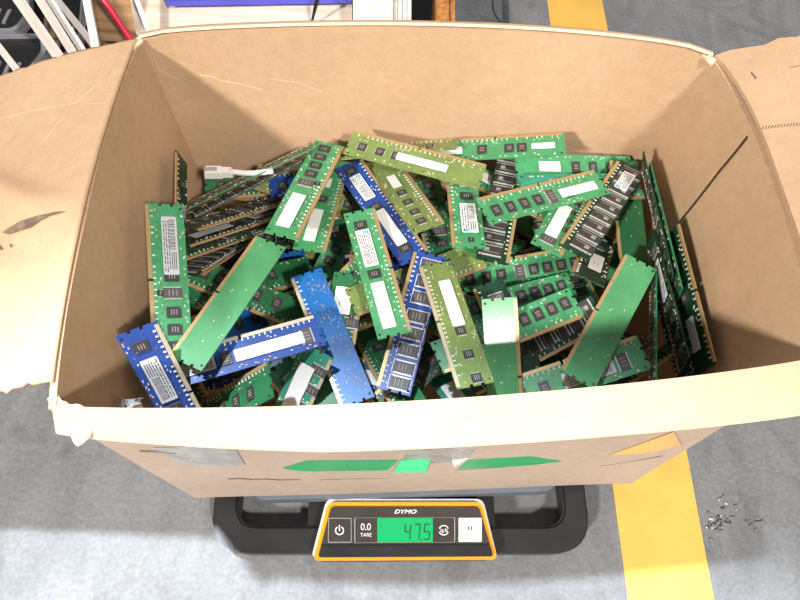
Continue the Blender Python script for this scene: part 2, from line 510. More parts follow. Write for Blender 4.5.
# left flap: falls outwards, its front third bent down along a torn fold
def left_dent(u, v):
    v = v * 1.5
    fold = 0.56 - 0.14 * v + 0.03 * math.sin(7 * v)
    d = 0
    if u > fold: d = -0.010 * min(1, (u - fold) / 0.10) * min(1, v * 3)
    d += 0.004 * math.exp(-((u - fold + .03) / .04) ** 2) * min(1, v * 3)
    return d + 0.002 * math.sin(6 * u + 5 * v) * v
mL, gL = flap('flap', 'bl', 'fl', N_left, 0.24, lambda u, v: -0.060 * v - 0.02 * v * v, left_dent, seed=1, nu=40, nv=16, trim=0.055, bow=LB)
mL, _ = flap('flap', 'bl', 'fl', N_left, 0.24, lambda u, v: -0.060 * v - 0.02 * v * v, left_dent, seed=1, nu=110, nv=60, trim=0.055, bow=LB)  # made overlong out of view so its shadow covers the floor beside it
def flap_surface(px, py, g):
    """nearest grid point of a flap that projects to the pixel -> interpolated by plane hits"""
    best = None; c = np.array([0, 0, CAM_H]); r = CM @ np.array([px - 400, py - 300, FPX])
    for i in range(len(g) - 1):
        for j in range(len(g[0]) - 1):
            for tri in ((g[i][j], g[i][j + 1], g[i + 1][j]), (g[i + 1][j + 1], g[i][j + 1], g[i + 1][j])):
                n = np.cross(tri[1] - tri[0], tri[2] - tri[0]); den = r @ n
                if abs(den) < 1e-12: continue
                t = ((tri[0] - c) @ n) / den; p = c + r * t
                M = np.array([tri[1] - tri[0], tri[2] - tri[0]]).T
                w, *_ = np.linalg.lstsq(M, p - tri[0], rcond=None)
                if w[0] >= -.02 and w[1] >= -.02 and w.sum() <= 1.02: return p
    return None
def on_flap(m, pxs, g, r, mat):
    pts = [flap_surface(x, y, g) for x, y in pxs]; pts = [p + np.array([0, 0, .0035]) for p in pts if p is not None]
    if len(pts) > 1: m.tube(pts, r * (.6 if mat == 'crease_tan' else 1), mat, 5)
on_flap(mL, [(2, 122), (20, 117), (45, 112), (78, 106), (96, 90), (112, 76)], gL, .0005, 'crease_tan')
on_flap(mL, [(78, 106), (108, 107)], gL, .0004, 'crease_tan')
on_flap(mL, [(45, 145), (62, 124), (72, 115)], gL, .0004, 'crease_tan')
fL = part(mL, 'flap', box, smooth=True)
tear = MB()
tp = [flap_surface(x, y, gL) for x, y in [(6, 236), (24, 225), (40, 220), (58, 216), (67, 216), (52, 220), (44, 224), (34, 231), (22, 235), (12, 238)]]
tear.poly3([p + np.array([0, 0, .0046]) for p in tp if p is not None], (0, 0, 1), .0008, 'tear_dark')
part(tear, 'torn_hole', fL, label='grey brown tear in the left flap')
tear = MB()
for q in ([(1, 246), (4, 249), (6, 252), (2, 253)], [(12, 247), (15, 247), (15, 250), (13, 250)]):
    tp = [flap_surface(x, y, gL) for x, y in q]
    if all(p is not None for p in tp): tear.poly3([p + np.array([0, 0, .0036]) for p in tp], (0, 0, 1), .0004, 'tear_dark')
if tear.f: part(tear, 'scuff', fL)
# right flap: stands out, rising a little
mR, gR = flap('flap', 'br', 'fr', N_right, 0.16, lambda u, v: 0.036 * v + 0.006 * math.sin(3 * v + 2 * u), lambda u, v: 0.0015 * math.sin(9 * u + 4 * v), seed=2, nu=32, nv=14, bow=RB)
on_flap(mR, [(774, 51), (775, 70), (778, 88), (788, 108), (794, 125)], gR, .0006, 'crease_tan')
on_flap(mR, [(716, 62), (726, 84)], gR, .0006, 'crease_tan')
for k in range(17):
    x = 750 + k * 3.1
    on_flap(mR, [(x, 133.5 - k * .33), (x + 1.8, 130.5 - k * .33)], gR, .0003, 'slit_dark')
on_flap(mR, [(749, 76), (754, 82)], gR, .0007, 'ink')
on_flap(mR, [(788, 71), (797, 69)], gR, .0004, 'ink')
part(mR, 'flap', box)
# back flap folded down behind the wall
gB = []
for i in range(9):
    v = i / 8; row = []
    for j in range(27):
        u = j / 26
        p = RIM['bl'] * (1 - u) + RIM['br'] * u + N_back * BB_(u)
        a = min(1.0, v / .35) * math.pi / 2
        dn = .0055 * math.sin(a); dz = .0030 * math.cos(a)
        if v > .35: dz -= (v - .35) * .12; dn += (v - .35) * .006
        row.append(p + N_back * dn + np.array([0, 0, dz]))
    gB.append(row)
mB = MB(); mB.sheet(gB, N_back * .4 + np.array([0, 0, .9]), 0.0025, 'cardboard', 'paper_torn')
part(mB, 'flap', box)
# front flap, rolled over outwards
gF = []
for i in range(13):
    v = i / 12; row = []
    for j in range(37):
        u = j / 36
        p = RIM['fl'] * (1 - u) + RIM['fr'] * u + N_front * (FB(u) - .001)
        w = 0.0145 + 0.007 * min(1, u * 3) + .010 * u
        k = .25 * (1 - math.exp(-v * 9))
        dn = w * v; dz = 0.0032 - 0.012 * v + .0012 * math.sin(9 * u + 2) * v
        row.append(p + N_front * dn + np.array([0, 0, dz]))
    gF.append(row)
mF = MB(); mF.sheet(gF, (0, 0, 1), 0.003, 'cardboard', 'paper_torn')
part(mF, 'flap', box)
# torn paper at the split corners
rng = np.random.default_rng(5)
def torn(pxs, z, name='torn_corner'):
    m = MB(); pts = []
    for (x0, y0), (x1, y1) in zip(pxs, pxs[1:] + pxs[:1]):
        k = max(2, int(math.hypot(x1 - x0, y1 - y0) / 5))
        for i in range(k):
            t = i / k; j = rng.uniform(-1.6, 1.6, 2) if i else (0, 0)
            pts.append(bp(x0 + (x1 - x0) * t + j[0], y0 + (y1 - y0) * t + j[1], z + rng.uniform(-.0007, .0007)))
    c = sum(pts) / len(pts); c = c + np.array([0, 0, .0004])
    n = len(pts)
    lo = [p - np.array([0, 0, .002]) for p in pts]; 
    m.add(pts + lo + [c], [(i, (i + 1) % n, 2 * n) for i in range(n)] + [(i, n + i, n + (i + 1) % n, (i + 1) % n) for i in range(n)] + [tuple(range(n, 2 * n))], 'paper_torn')
    return part(m, name, box, label='frayed pale paper at a split corner')
torn([(47, 399), (55, 390), (60, 400), (84, 407), (98, 420), (88, 438), (77, 446), (62, 424)], 0.309)
torn([(126, 48), (131, 40), (139, 36), (143, 40), (136, 46), (130, 52)], 0.3115)
torn([(703, 54), (711, 54), (716, 59), (713, 65), (707, 59)], 0.3115)
# edge of the overlapping liner on the right wall: a dark slit
m = MB(); nR = -N_right
sl = [flap_surface(x, y, G_right) for x, y in [(748, 137), (737, 151), (722, 169), (708, 187), (694, 205), (680, 222)]]
m.tube([p + nR * .0006 for p in sl if p is not None], .0010, 'slit_dark', 6)
part(m, 'liner_slit', box, label='dark slit where the liner overlaps inside the right wall')
# tapes and a painted reflection on the outside of the front wall
def front_surface(px, py, off=0.0):
    """meet the outside of the bowed front wall"""
    e = RIM['fr'] - RIM['fl']; q = RIM['fl']
    for _ in range(7):
        p = on_plane(px, py, q + N_front * (TH + off), N_front) - N_front * (TH + off)
        u = np.clip(((p - RIM['fl']) @ e) / (e @ e), 0, 1); v = np.clip((ZT - p[2]) / (ZT - ZB), 0, 1)
        j = u * 22; i = v * 12; j0, i0 = min(int(j), 21), min(int(i), 11)
        a, b = j - j0, i - i0
        q = G_front[i0][j0] * (1 - a) * (1 - b) + G_front[i0][j0 + 1] * a * (1 - b) + G_front[i0 + 1][j0] * (1 - a) * b + G_front[i0 + 1][j0 + 1] * a * b
    return p + N_front * (TH + off)
def tape(pxs, mat, name, label, t=.0004, off=0.0003):
    """a strip of tape pressed on the wall: outline resampled in columns so that it follows the bow"""
    n = len(pxs); m = MB()
    xs = [p[0] for p in pxs]; x0, x1 = min(xs), max(xs); K = 10
    top, bot = [], []
    for k in range(K + 1):
        x = x0 + (x1 - x0) * min(max(k / K, .004), .996); ys = []
        for (ax, ay), (bx, by) in zip(pxs, pxs[1:] + pxs[:1]):
            if ax != bx and min(ax, bx) <= x <= max(ax, bx): ys.append(ay + (by - ay) * (x - ax) / (bx - ax))
        top.append(front_surface(x, min(ys), off)); bot.append(front_surface(x, max(ys), off))
    mid = [(a + b) / 2 for a, b in zip(top, bot)]
    m.sheet([top, mid, bot], N_front, t, mat)
    part(m, name, box, label=label)
tape([(152, 448), (233, 445), (245, 465), (203, 466), (180, 462)], 'clear_tape', 'clear_tape', 'wrinkled clear packing tape near the front left corner')
tape([(283, 468), (306, 461), (398, 460), (394, 470), (300, 471)], 'green_tape', 'green_tape', 'strip of green tape on the front wall')
tape([(465, 460), (530, 456), (562, 461), (530, 465), (458, 469)], 'green_tape', 'green_tape', 'strip of green tape on the front wall')
tape([(393, 472), (401, 460), (430, 459), (429, 472)], 'green_tape_bright', 'green_tape', 'bright green tape end', off=.0008)
tape([(405, 441), (488, 436), (466, 461), (402, 465)], 'clear_tape', 'clear_tape', 'clear packing tape across the front wall', t=.0002)
tape([(454, 467), (468, 458), (461, 459), (452, 460)], 'white_plastic', 'tape_scrap', 'white corner of lifted tape', off=.0009)
tape([(609, 455), (679, 430), (681, 446), (640, 453)], 'yellow_reflection', 'yellow_reflection', 'painted yellow reflection of the floor line by the front right corner')  # the floor line mirrored in glossy tape, painted as a coloured wedge
for pxs, r in (([(228, 479), (240, 478.5), (252, 479.5), (266, 479), (280, 480), (300, 479.5)], .0006), ([(140, 451), (158, 451.5), (176, 453)], .0009), ([(320, 480), (350, 479), (390, 478)], .0003), ([(455, 470), (490, 468), (540, 464)], .0004), ([(560, 478), (580, 475.5), (596, 475)], .0005), ([(600, 466), (640, 460), (662, 456)], .0004), ([(346, 464), (349, 467)], .0006), ([(362, 467), (374, 467)], .0004)):
    m = MB(); m.tube([front_surface(x, y, .0003) for x, y in pxs], r, 'ink', 5)
    part(m, 'scuff_mark', box, label='dark scuff on the front wall')

# ------------------------------------------------------------------ shipping scale
ZR = 0.03
scale = empty('shipping_scale', (0.02, 0.16, 0))
tag(scale, 'black floor shipping scale under the cardboard box with a green lit readout', 'scale')
def ring(outer, inner, z0, z1, mat, m):
    n = len(outer)
    vs = [(p[0], p[1], z) for z in (z0, z1) for p in outer] + [(p[0], p[1], z) for z in (z0, z1) for p in inner]
    fs = []
    for i in range(n):
        j = (i + 1) % n
        fs += [(i, j, n + j, n + i), (2 * n + i, 3 * n + i, 3 * n + j, 2 * n + j), (n + i, n + j, 3 * n + j, 3 * n + i), (i, 2 * n + i, 2 * n + j, j)]
    m.add(vs, fs, mat)
qa = bp(207, 553, ZR); qb = bp(594, 553, ZR)
ux = (qb - qa); ux /= np.linalg.norm(ux); uy = np.array([-ux[1], ux[0], 0])
Wd = np.linalg.norm(qb - qa); Dp = 0.345
P = lambda a, b: (qa + ux * a + uy * b)[:2]
rw = 0.0245
outer = rounded([P(0, 0), P(Wd, 0), P(Wd, Dp), P(0, Dp)], 0.040, 8)
inner = rounded([P(rw, rw), P(Wd - rw, rw), P(Wd - rw, Dp - rw), P(rw, Dp - rw)], 0.024, 8)
m = MB()
oc = [p for p in outer]; 
ring(outer, inner, 0.006, ZR - .003, 'black_plastic', m)
shr = lambda pts, k: [np.array(p) + (np.array(P(Wd / 2, Dp / 2)) - np.array(p)) / np.linalg.norm(np.array(P(Wd / 2, Dp / 2)) - np.array(p)) * k for p in pts]
ring(shr(outer, .003), shr(inner, -.003), ZR - .003, ZR, 'black_plastic', m)
for a, b in ((.03, .012), (Wd - .03, .012), (.03, Dp - .012), (Wd - .03, Dp - .012)):
    p = P(a, b); m.tube([(p[0], p[1], 0), (p[0], p[1], .007)], .008, 'dark_plastic', 10)
for a in (Wd * .28, Wd * .72):
    p = np.array(P(a, Dp / 2)); m.box((p[0], p[1], .018), (.011, Dp / 2 - .012, .008), 'dark_plastic', [[ux[0], ux[1], 0], [uy[0], uy[1], 0], [0, 0, 1]])
part(m, 'base_frame', scale)
m = MB()
pl0 = bp(300, 494, .045); pl1 = bp(557, 486, .045)
pw = pl1 - pl0; pw[2] = 0; lw = 0.300; pu = pw / np.linalg.norm(pw); pvv = np.array([-pu[1], pu[0], 0])
p_r = bp(557, 491, .05)
Q = lambda a, b: (p_r - pu * a + pvv * b)[:2]
pts = rounded([Q(lw, 0), Q(0, 0), Q(0, .3), Q(lw, .3)], 0.014, 6)
m.prism(pts, 0.0305, 0.050, 'platform_steel')
pts = rounded([Q(lw - .004, .004), Q(.004, .004), Q(.004, .296), Q(lw - .004, .296)], 0.012, 6)
m.prism(pts, 0.050, 0.0545, 'platform_steel')
part(m, 'platform', scale)
# console
ZC = 0.046
con = empty('console'); con.parent = scale
con.location = V(bp(404, 530, 0.0)) - scale.location
def cpoly(pxs, z): return [bp(x, y, z)[:2] for x, y in pxs]
def cprism(pxs, z0, z1, mat, m, r=0.0, side=None):
    pts = cpoly(pxs, ZC)
    if r: pts = rounded(pts, r, 5)
    m.prism(pts, z0, z1, mat, side)
m = MB()
cprism([(311, 556), (498, 556), (484, 498), (326, 498)], 0.012, 0.040, 'white_trim', m, [.004, .004, .007, .007])
part(m, 'white_border', con)
m = MB()
cprism([(313, 560), (498, 559), (482, 502), (328, 502)], 0.034, 0.044, 'orange', m, [.005, .005, .007, .007])
part(m, 'orange_border', con)
m = MB(); cprism([(315, 558.5), (496, 557.5), (481, 503.5), (329, 503.5)], 0.002, 0.035, 'black_plastic', m, .004); part(m, 'housing', con)
m = MB()
cprism([(318, 557.5), (493.5, 556.5), (479, 507), (331, 507)], 0.040, ZC, 'panel_black', m, [.003, .003, .003, .003])
cprism([(319, 557), (493, 556), (489.5, 545), (322, 546)], ZC, ZC + .001, 'black_plastic', m, .001)
part(m, 'front_panel', con)
m = MB(); cprism([(321, 545.6), (490, 544.6), (489.7, 543.6), (321.4, 544.6)], ZC, ZC + .0004, 'dark_plastic', m); part(m, 'panel_groove', con)
def outline(pxs, name, w=.6):
    m = MB(); z = ZC
    out = cpoly(pxs, z); c = sum(out) / len(out)
    o2 = rounded(out, .0008, 3)
    i2 = [p + (c - p) / np.linalg.norm(c - p) * .0007 for p in o2]
    ring(o2, i2, z, z + .0005, 'button_gray', m)
    return m
m = outline([(328, 542.5), (351.5, 542.5), (351.5, 518), (328.5, 518)], 'b')
def arc(cx_, cy_, r, a0, a1, w, z, mat, m, n=16):
    o, i = [], []
    for k in range(n + 1):
        a = math.radians(a0 + (a1 - a0) * k / n)
        o.append(bp(cx_ + math.cos(a) * r, cy_ - math.sin(a) * r, z)[:2]); i.append(bp(cx_ + math.cos(a) * (r - w), cy_ - math.sin(a) * (r - w), z)[:2])
    for k in range(n):
        q = [o[k], o[k + 1], i[k + 1], i[k]]
        m.prism(q[::-1], ZC, z, mat)
arc(339.5, 530.5, 4.6, -240, 60, 1.1, ZC + .0004, 'icon_white', m)
cprism([(338.9, 531), (340.1, 531), (340.1, 525), (338.9, 525)], ZC, ZC + .0004, 'icon_white', m)
part(m, 'power_button', con)
m = outline([(354.5, 542.8), (455, 542.3), (455, 517.5), (354.5, 517.8)], 'b')
part(m, 'button_outline', con)
m = MB(); cprism([(377.3, 542.3), (432.8, 542), (432.8, 518), (377.3, 518.2)], ZC, ZC + .0007, 'lcd', m); part(m, 'lcd_screen', con)
m = MB(); cprism([(458.5, 542), (481.5, 542), (481.5, 518), (458.5, 518)], ZC, ZC + .0012, 'white_plastic', m, .0008)
cprism([(467.6, 530.5), (469, 530.5), (469, 526.5), (467.6, 526.5)], ZC + .0012, ZC + .0015, 'label_print', m)
cprism([(470.6, 530.5), (472, 530.5), (472, 526.5), (470.6, 526.5)], ZC + .0012, ZC + .0015, 'label_print', m)
part(m, 'hold_button', con)
# seven segment reading 47.5
SEG = {'4': 'fgbc', '7': 'abc', '5': 'afgcd'}
def digit(ch, x, y, w, h, m, sl=0.08):
    t = 1.5
    def seg(x0, y0, x1, y1):
        ln = math.hypot(x1 - x0, y1 - y0); dx, dy = (x1 - x0) / ln, (y1 - y0) / ln
        q = [(x0 + dy * t / 2, y0 - dx * t / 2), (x1 + dy * t / 2, y1 - dx * t / 2), (x1 - dy * t / 2, y1 + dx * t / 2), (x0 - dy * t / 2, y0 + dx * t / 2)]
        q = [(a + (y + h - b) * sl, b) for a, b in q]
        pts = cpoly(q, ZC)
        ar = sum(pts[i][0] * pts[(i + 1) % 4][1] - pts[(i + 1) % 4][0] * pts[i][1] for i in range(4))
        m.prism(pts if ar > 0 else pts[::-1], ZC + .0007, ZC + .0009, 'lcd_digit')
    S = {'a': (x, y, x + w, y), 'b': (x + w, y, x + w, y + h / 2 - .4), 'c': (x + w, y + h / 2 + .4, x + w, y + h), 'd': (x, y + h, x + w, y + h), 'e': (x, y + h / 2, x, y + h), 'f': (x, y, x, y + h / 2), 'g': (x, y + h / 2, x + w, y + h / 2)}
    for k in SEG[ch]: seg(*S[k])
for ch, x in (('4', 404.3), ('7', 413.6), ('5', 423.6)):
    m = MB(); digit(ch, x, 524.3, 5.4, 15, m); part(m, 'digit', con)
m = MB(); cprism([(420.6, 540.4), (422.2, 540.4), (422.2, 538.8), (420.6, 538.8)], ZC + .0007, ZC + .0009, 'lcd_digit', m)
part(m, 'decimal_point', con)
m = MB(); cprism([(380, 529), (382.2, 529), (382.2, 525.5), (380, 525.5)], ZC + .0007, ZC + .0009, 'lcd_mark', m); part(m, 'screen_mark', con)
m = MB()
arc(443.8, 530.2, 5.2, 20, 160, .9, ZC + .0004, 'icon_white', m, 12); arc(443.8, 530.2, 5.2, 200, 340, .9, ZC + .0004, 'icon_white', m, 12)
part(m, 'unit_button', con)
def text(s, px, py, hpx, name, mat, z, shear=0.0, bold=0.0, align='CENTER', wide=1.0):
    cu = bpy.data.curves.new(name, 'FONT'); cu.body = s; cu.size = 1.0; cu.extrude = 0.02; cu.align_x = align; cu.align_y = 'CENTER'; cu.shear = shear; cu.offset = bold
    t = bpy.data.objects.new(name, cu); COL.objects.link(t)
    dg = bpy.context.evaluated_depsgraph_get()
    me = bpy.data.meshes.new_from_object(t.evaluated_get(dg))
    bpy.data.objects.remove(t)
    o = bpy.data.objects.new(name, me); COL.objects.link(o)
    me.materials.clear(); me.materials.append(MATS[mat])
    a, b = bp(px, py, z), bp(px + 10, py, z)
    ang = math.atan2(b[1] - a[1], b[0] - a[0]); k = np.linalg.norm(b - a) / 10 * hpx / 0.7
    o.matrix_world = Matrix.Identity(4)
    o.parent = con
    off = np.array(con.location) + np.array(scale.location)
    o.location = V(a - off); o.rotation_euler = (0, 0, ang); o.scale = (k * wide, k, 0.008)
    return o
text('DYMO', 405, 511.8, 3.7, 'brand_logo', 'icon_white', ZC + .0002, shear=0.3, bold=0.02, wide=1.4)
text('0.0', 365.8, 527.2, 6.4, 'tare_digits', 'icon_white', ZC + .0002, wide=.95)
text('TARE', 366, 535, 3.4, 'tare_word', 'icon_white', ZC + .0002)
text('kg lb', 443.9, 530.3, 3.4, 'unit_word', 'icon_white', ZC + .0002, wide=.8)
text('HOLD', 470, 535, 2.8, 'hold_word', 'chip_mark', ZC + .0013)

# ------------------------------------------------------------------ memory modules
ML, MWD = 0.13335, 0.030
HL, HW = ML / 2, MWD / 2
_cache = {}
def board_mesh(color, kind, mir):
    """solder-masked board with notches, holes, vias and rows of tiny soldered parts"""
    key = ('b', color, kind, mir)
    if key in _cache: return _cache[key]
    m = MB(); f = -1 if mir else 1
    e = .0042
    pts = [(-HL, -HW), (-.004 + .002, -HW), (-.002, -HW + .0035), (.0, -HW + .0035), (.0, -HW), (HL, -HW),
           (HL, -.0045), (HL - .0022, -.0045), (HL - .0022, -.0020), (HL, -.0020), (HL, .0045), (HL - .0022, .0045), (HL - .0022, .0070), (HL, .0070), (HL, HW),
           (-HL, HW), (-HL, .0070), (-HL + .0022, .0070), (-HL + .0022, .0045), (-HL, .0045), (-HL, -.0020), (-HL + .0022, -.0020), (-HL + .0022, -.0045), (-HL, -.0045)]
    m.prism(pts, -.00065, .00065, 'pcb_' + {'green': 'green', 'olive': 'olive', 'blue': 'blue', 'sky': 'bright_blue', 'deep': 'deep_green', 'bare': 'bare_green', 'gloss': 'glossy_green', 'dark': 'dark_green', 'navy': 'navy', 'teal': 'teal'}[color])
    rng = random.Random(str(key[1:3]))
    def cap(t, s, a=.0011, b=.0006, mat='pad_white', h=.0006):
        m.box((f * t, s, .00065 + h / 2), (a, b, h / 2), mat)
    for sx in (-HL + .004, HL - .004):
        m.box((sx, .0125 if kind != 'X' else .012, .0007), (.0009, .0009, .0001), 'hole_dark')
    if kind == 'BARE':
        for k in range(9):
            t = rng.uniform(-.06, .06); m.box((t, rng.uniform(-.006, .013), .0007), (.0006, .0005, .00012), 'cap_tan')
    else:
        n = 26
        for k in range(n):
            t = -.060 + .120 * k / (n - 1)
            if rng.random() < .85: cap(t, -.0105, .0006, .0011, 'pad_white' if rng.random() < .7 else 'cap_tan')
        if kind == 'X':
            for k in range(230):
                t = rng.choice([-.048, -.016, .016, .048]) + rng.gauss(0, .008); s = rng.uniform(-.004, .0138)
                if abs(t) < .064: cap(t, s, .0006, .0003, rng.choice(['chip_mark', 'cap_tan', 'cap_brown', 'cap_brown', 'chip_mark']), .0004)
        else:
            for k in range(42):
                t = rng.uniform(-.064, .064); s = rng.choice([-.0075, -.006, .0125, .0135, .011])
                cap(t, s, .0008, .00045, rng.choice(['pad_white', 'cap_tan', 'cap_tan', 'cap_brown']), .0005)
    me = m.data('circuit_board'); _cache[key] = me
    return me
def contacts_mesh(mat):
    key = ('g', mat)
    if key in _cache: return _cache[key]
    m = MB()
    for a, b in ((-HL + .002, -.0022), (.0004, HL - .002)):
        for z in (-1, 1):
            m.box(((a + b) / 2, -HW + .00145, z * .00072), ((b - a) / 2, .00145, .00012), mat)
        m.box(((a + b) / 2, -HW - .00008, 0), ((b - a) / 2, .00012, .0008), mat)
    _cache[key] = m.data('gold_contacts')
    return _cache[key]
Z0 = .00065
def chip_mesh(kind):
    if ('c', kind) in _cache: return _cache[('c', kind)]
    m = MB()
    if kind == 'c':
        m.box((0, 0, Z0 + .0006), (.0045, .0058, .0005), 'chip_black', top=.96)
        m.box((-.0032, .0046, Z0 + .00112), (.0004, .0004, .00003), 'chip_mark')
        for y in (-.002, 0, .002): m.box((0, y, Z0 + .00112), (.0022, .00035, .00003), 'chip_mark')
    elif kind == 'k':
        m.box((0, 0, Z0 + .0006), (.0042, .0042, .0005), 'chip_black', top=.95)
        for y in (-.0016, 0, .0016): m.box((0, y, Z0 + .00112), (.0024, .0003, .00003), 'chip_mark')
        for s in (-1, 1): m.box((s * .0046, 0, Z0 + .0002), (.0004, .0038, .0002), 'solder')
    elif kind == 'T':
        m.box((0, .0008, Z0 + .0006), (.0046, .0108, .0005), 'chip_black', top=.97)
        for s in (-1, 1): m.box((s * .0053, .0008, Z0 + .0002), (.0008, .0104, .0002), 'solder')
        m.box((.0005, .0045, Z0 + .00112), (.0017, .0022, .00003), 'chip_mark'); m.box((-.0022, .0, Z0 + .00112), (.0003, .0075, .00003), 'chip_mark')
    elif kind == 'F':
        m.box((0, .001, Z0 + .0006), (.0050, .0080, .0005), 'chip_gray', top=.97)
        for s in (-1, 1):
            m.box((s * .0061, .001, Z0 + .00005), (.0003, .0098, .00005), 'pad_white'); m.box((0, .001 + s * .0096, Z0 + .00005), (.0064, .0003, .00005), 'pad_white')
            m.box((s * .0054, .001, Z0 + .0002), (.0004, .0076, .0002), 'solder')
        for y in (-.003, 0, .003): m.box((0, y, Z0 + .00112), (.0030, .0004, .00003), 'chip_mark')
    elif kind == 'r':
        m.box((0, 0, Z0 + .0006), (.0042, .0075, .0005), 'chip_gray', top=.96)
        for y in (-.003, 0, .003): m.box((0, y, Z0 + .00112), (.0024, .0004, .00003), 'chip_mark')
        for s in (-1, 1): m.box((s * .0047, 0, Z0 + .0002), (.0005, .007, .0002), 'solder')
    elif kind == 'm':
        m.box((0, 0, Z0 + .0005), (.0024, .0026, .0004), 'chip_black', top=.94)
        m.box((0, 0, Z0 + .00092), (.0012, .0004, .00003), 'chip_mark')
    _cache[('c', kind)] = m.data('memory_chip')
    return _cache[('c', kind)]
def sticker_mesh(kind, ln, wd):
    key = ('s', kind, ln, wd)
    if key in _cache: return _cache[key]
    m = MB(); a, b = ln / 2000, wd / 2000; z = Z0 + .00118
    mat = 'label_gray' if kind == 'g' else 'label_white'
    m.prism(rounded([(-a, -b), (a, -b), (a, b), (-a, b)], .001, 2), z, z + .00009, mat)
    rng = random.Random(ln * 7 + wd)
    zz = z + .0001
    if kind in 'hg':
        # printed lines and a bar pattern, too small to read
        x = -a + .003
        while x < a * .15:
            w = rng.uniform(.0003, .0009); m.box((x, b * .35, zz), (w / 2, b * .38, .00002), 'label_print'); x += w + rng.uniform(.0004, .0009)
        for r in range(3):
            x = -a * .85
            while x < a * .8:
                w = rng.uniform(.001, .004); m.box((x + w / 2, -b * .12 - r * b * .3, zz), (w / 2, b * .07, .00002), 'label_print'); x += w + .0009
        for r in range(3):
            m.box((a * .52, b * (.7 - .26 * r), zz), (a * .3, b * .06, .00002), 'label_print')
    if kind == 'n':
        for r in range(2):
            m.box((rng.uniform(-.3, .3) * a, b * (.3 - .6 * r), zz), (a * .18, b * .05, .00002), 'chip_mark')
    if kind == 'h': m.box((a * .86, -b * .45, zz), (a * .1, b * .4, .00002), 'label_cyan')
    if kind == 'p':
        m.box((-a * .86, 0, zz), (a * .13, b * .92, .00002), 'label_pink')
        m.box((a * .2, 0, zz), (a * .3, b * .06, .00002), 'label_print')
    _cache[key] = m.data('sticker')
    return _cache[key]

CHIPNAME = {'c': 'memory_chip', 'k': 'memory_chip', 'T': 'memory_chip', 'F': 'memory_chip', 'r': 'controller_chip', 'm': 'small_chip'}
import re as _re
def build_module(c, F, color, layout, side, label, group, kind=None, gold='gold'):
    root = empty('memory_module', c)
    root.rotation_mode = 'QUATERNION'
    root.rotation_quaternion = Matrix(F.T.tolist()).to_quaternion()
    tag(root, label, 'memory module', group)
    mir = side == 'L'; f = -1 if mir else 1
    def put(me, name, t=0, s=0):
        o = bpy.data.objects.new(name, me); COL.objects.link(o); o.parent = root
        o.location = (f * t / 1000, s / 1000, 0)
        return o
    kd = 'BARE' if layout == 'BARE' else ('X' if layout.startswith('X') else 'STD')
    put(board_mesh(color, kd, mir), 'circuit_board')
    put(contacts_mesh(gold), 'gold_contacts')
    if kd == 'BARE': return root
    for it in layout.split():
        mm = _re.match(r'([a-zA-Z])(-?\d+)(?:/(-?\d+))?(?:x(\d+)(?:,(\d+))?)?$', it)
        if not mm: continue
        k, t, s, ln, wd = mm.groups(); t = float(t)
        if k in CHIPNAME:
            put(chip_mesh(k), CHIPNAME[k], t, float(s) if s else 2.5)
        elif k in 'whgpn':
            put(sticker_mesh(k, int(ln or 40), int(wd or 12)), 'sticker', t, float(s) if s else 2.5)
    return root
L_A = 'c-56 c-43 c-30 c-17 r-4 m-6/-8 c28 c52 w35x44,13'          # chips on one half, long white sticker on the other
L_8 = 'c-56 c-42 c-28 c-14 c14 c28 c42 c56 r0'
L_O = 'k-50 k-34 k-12 k4 k34 k48 w-4x34,10'
L_T = 'T-57 T-43 T-29 T-15 T-1 T13 T27 T41 T55'
L_H = 'c-54 c-30 h-34x36,13 c-8 c22 c48 w30x42,12'
L_F = 'F-55 F-38 F-22 F-4 F12 F28 F44 F58'
L_HL = 'r-50 h-18x40,14 c-18 c8 c24 c40 c54'
L_TW = 'T-57 T-43 T-29 T-15 T-1 T13 T27 T41 T55 w40x38,13'

def _buried(c): return 'deep buried %s memory module, only slivers of it showing between the others' % c
BG, BD, BO, BB = _buried('green'), _buried('dark'), _buried('olive'), _buried('blue')
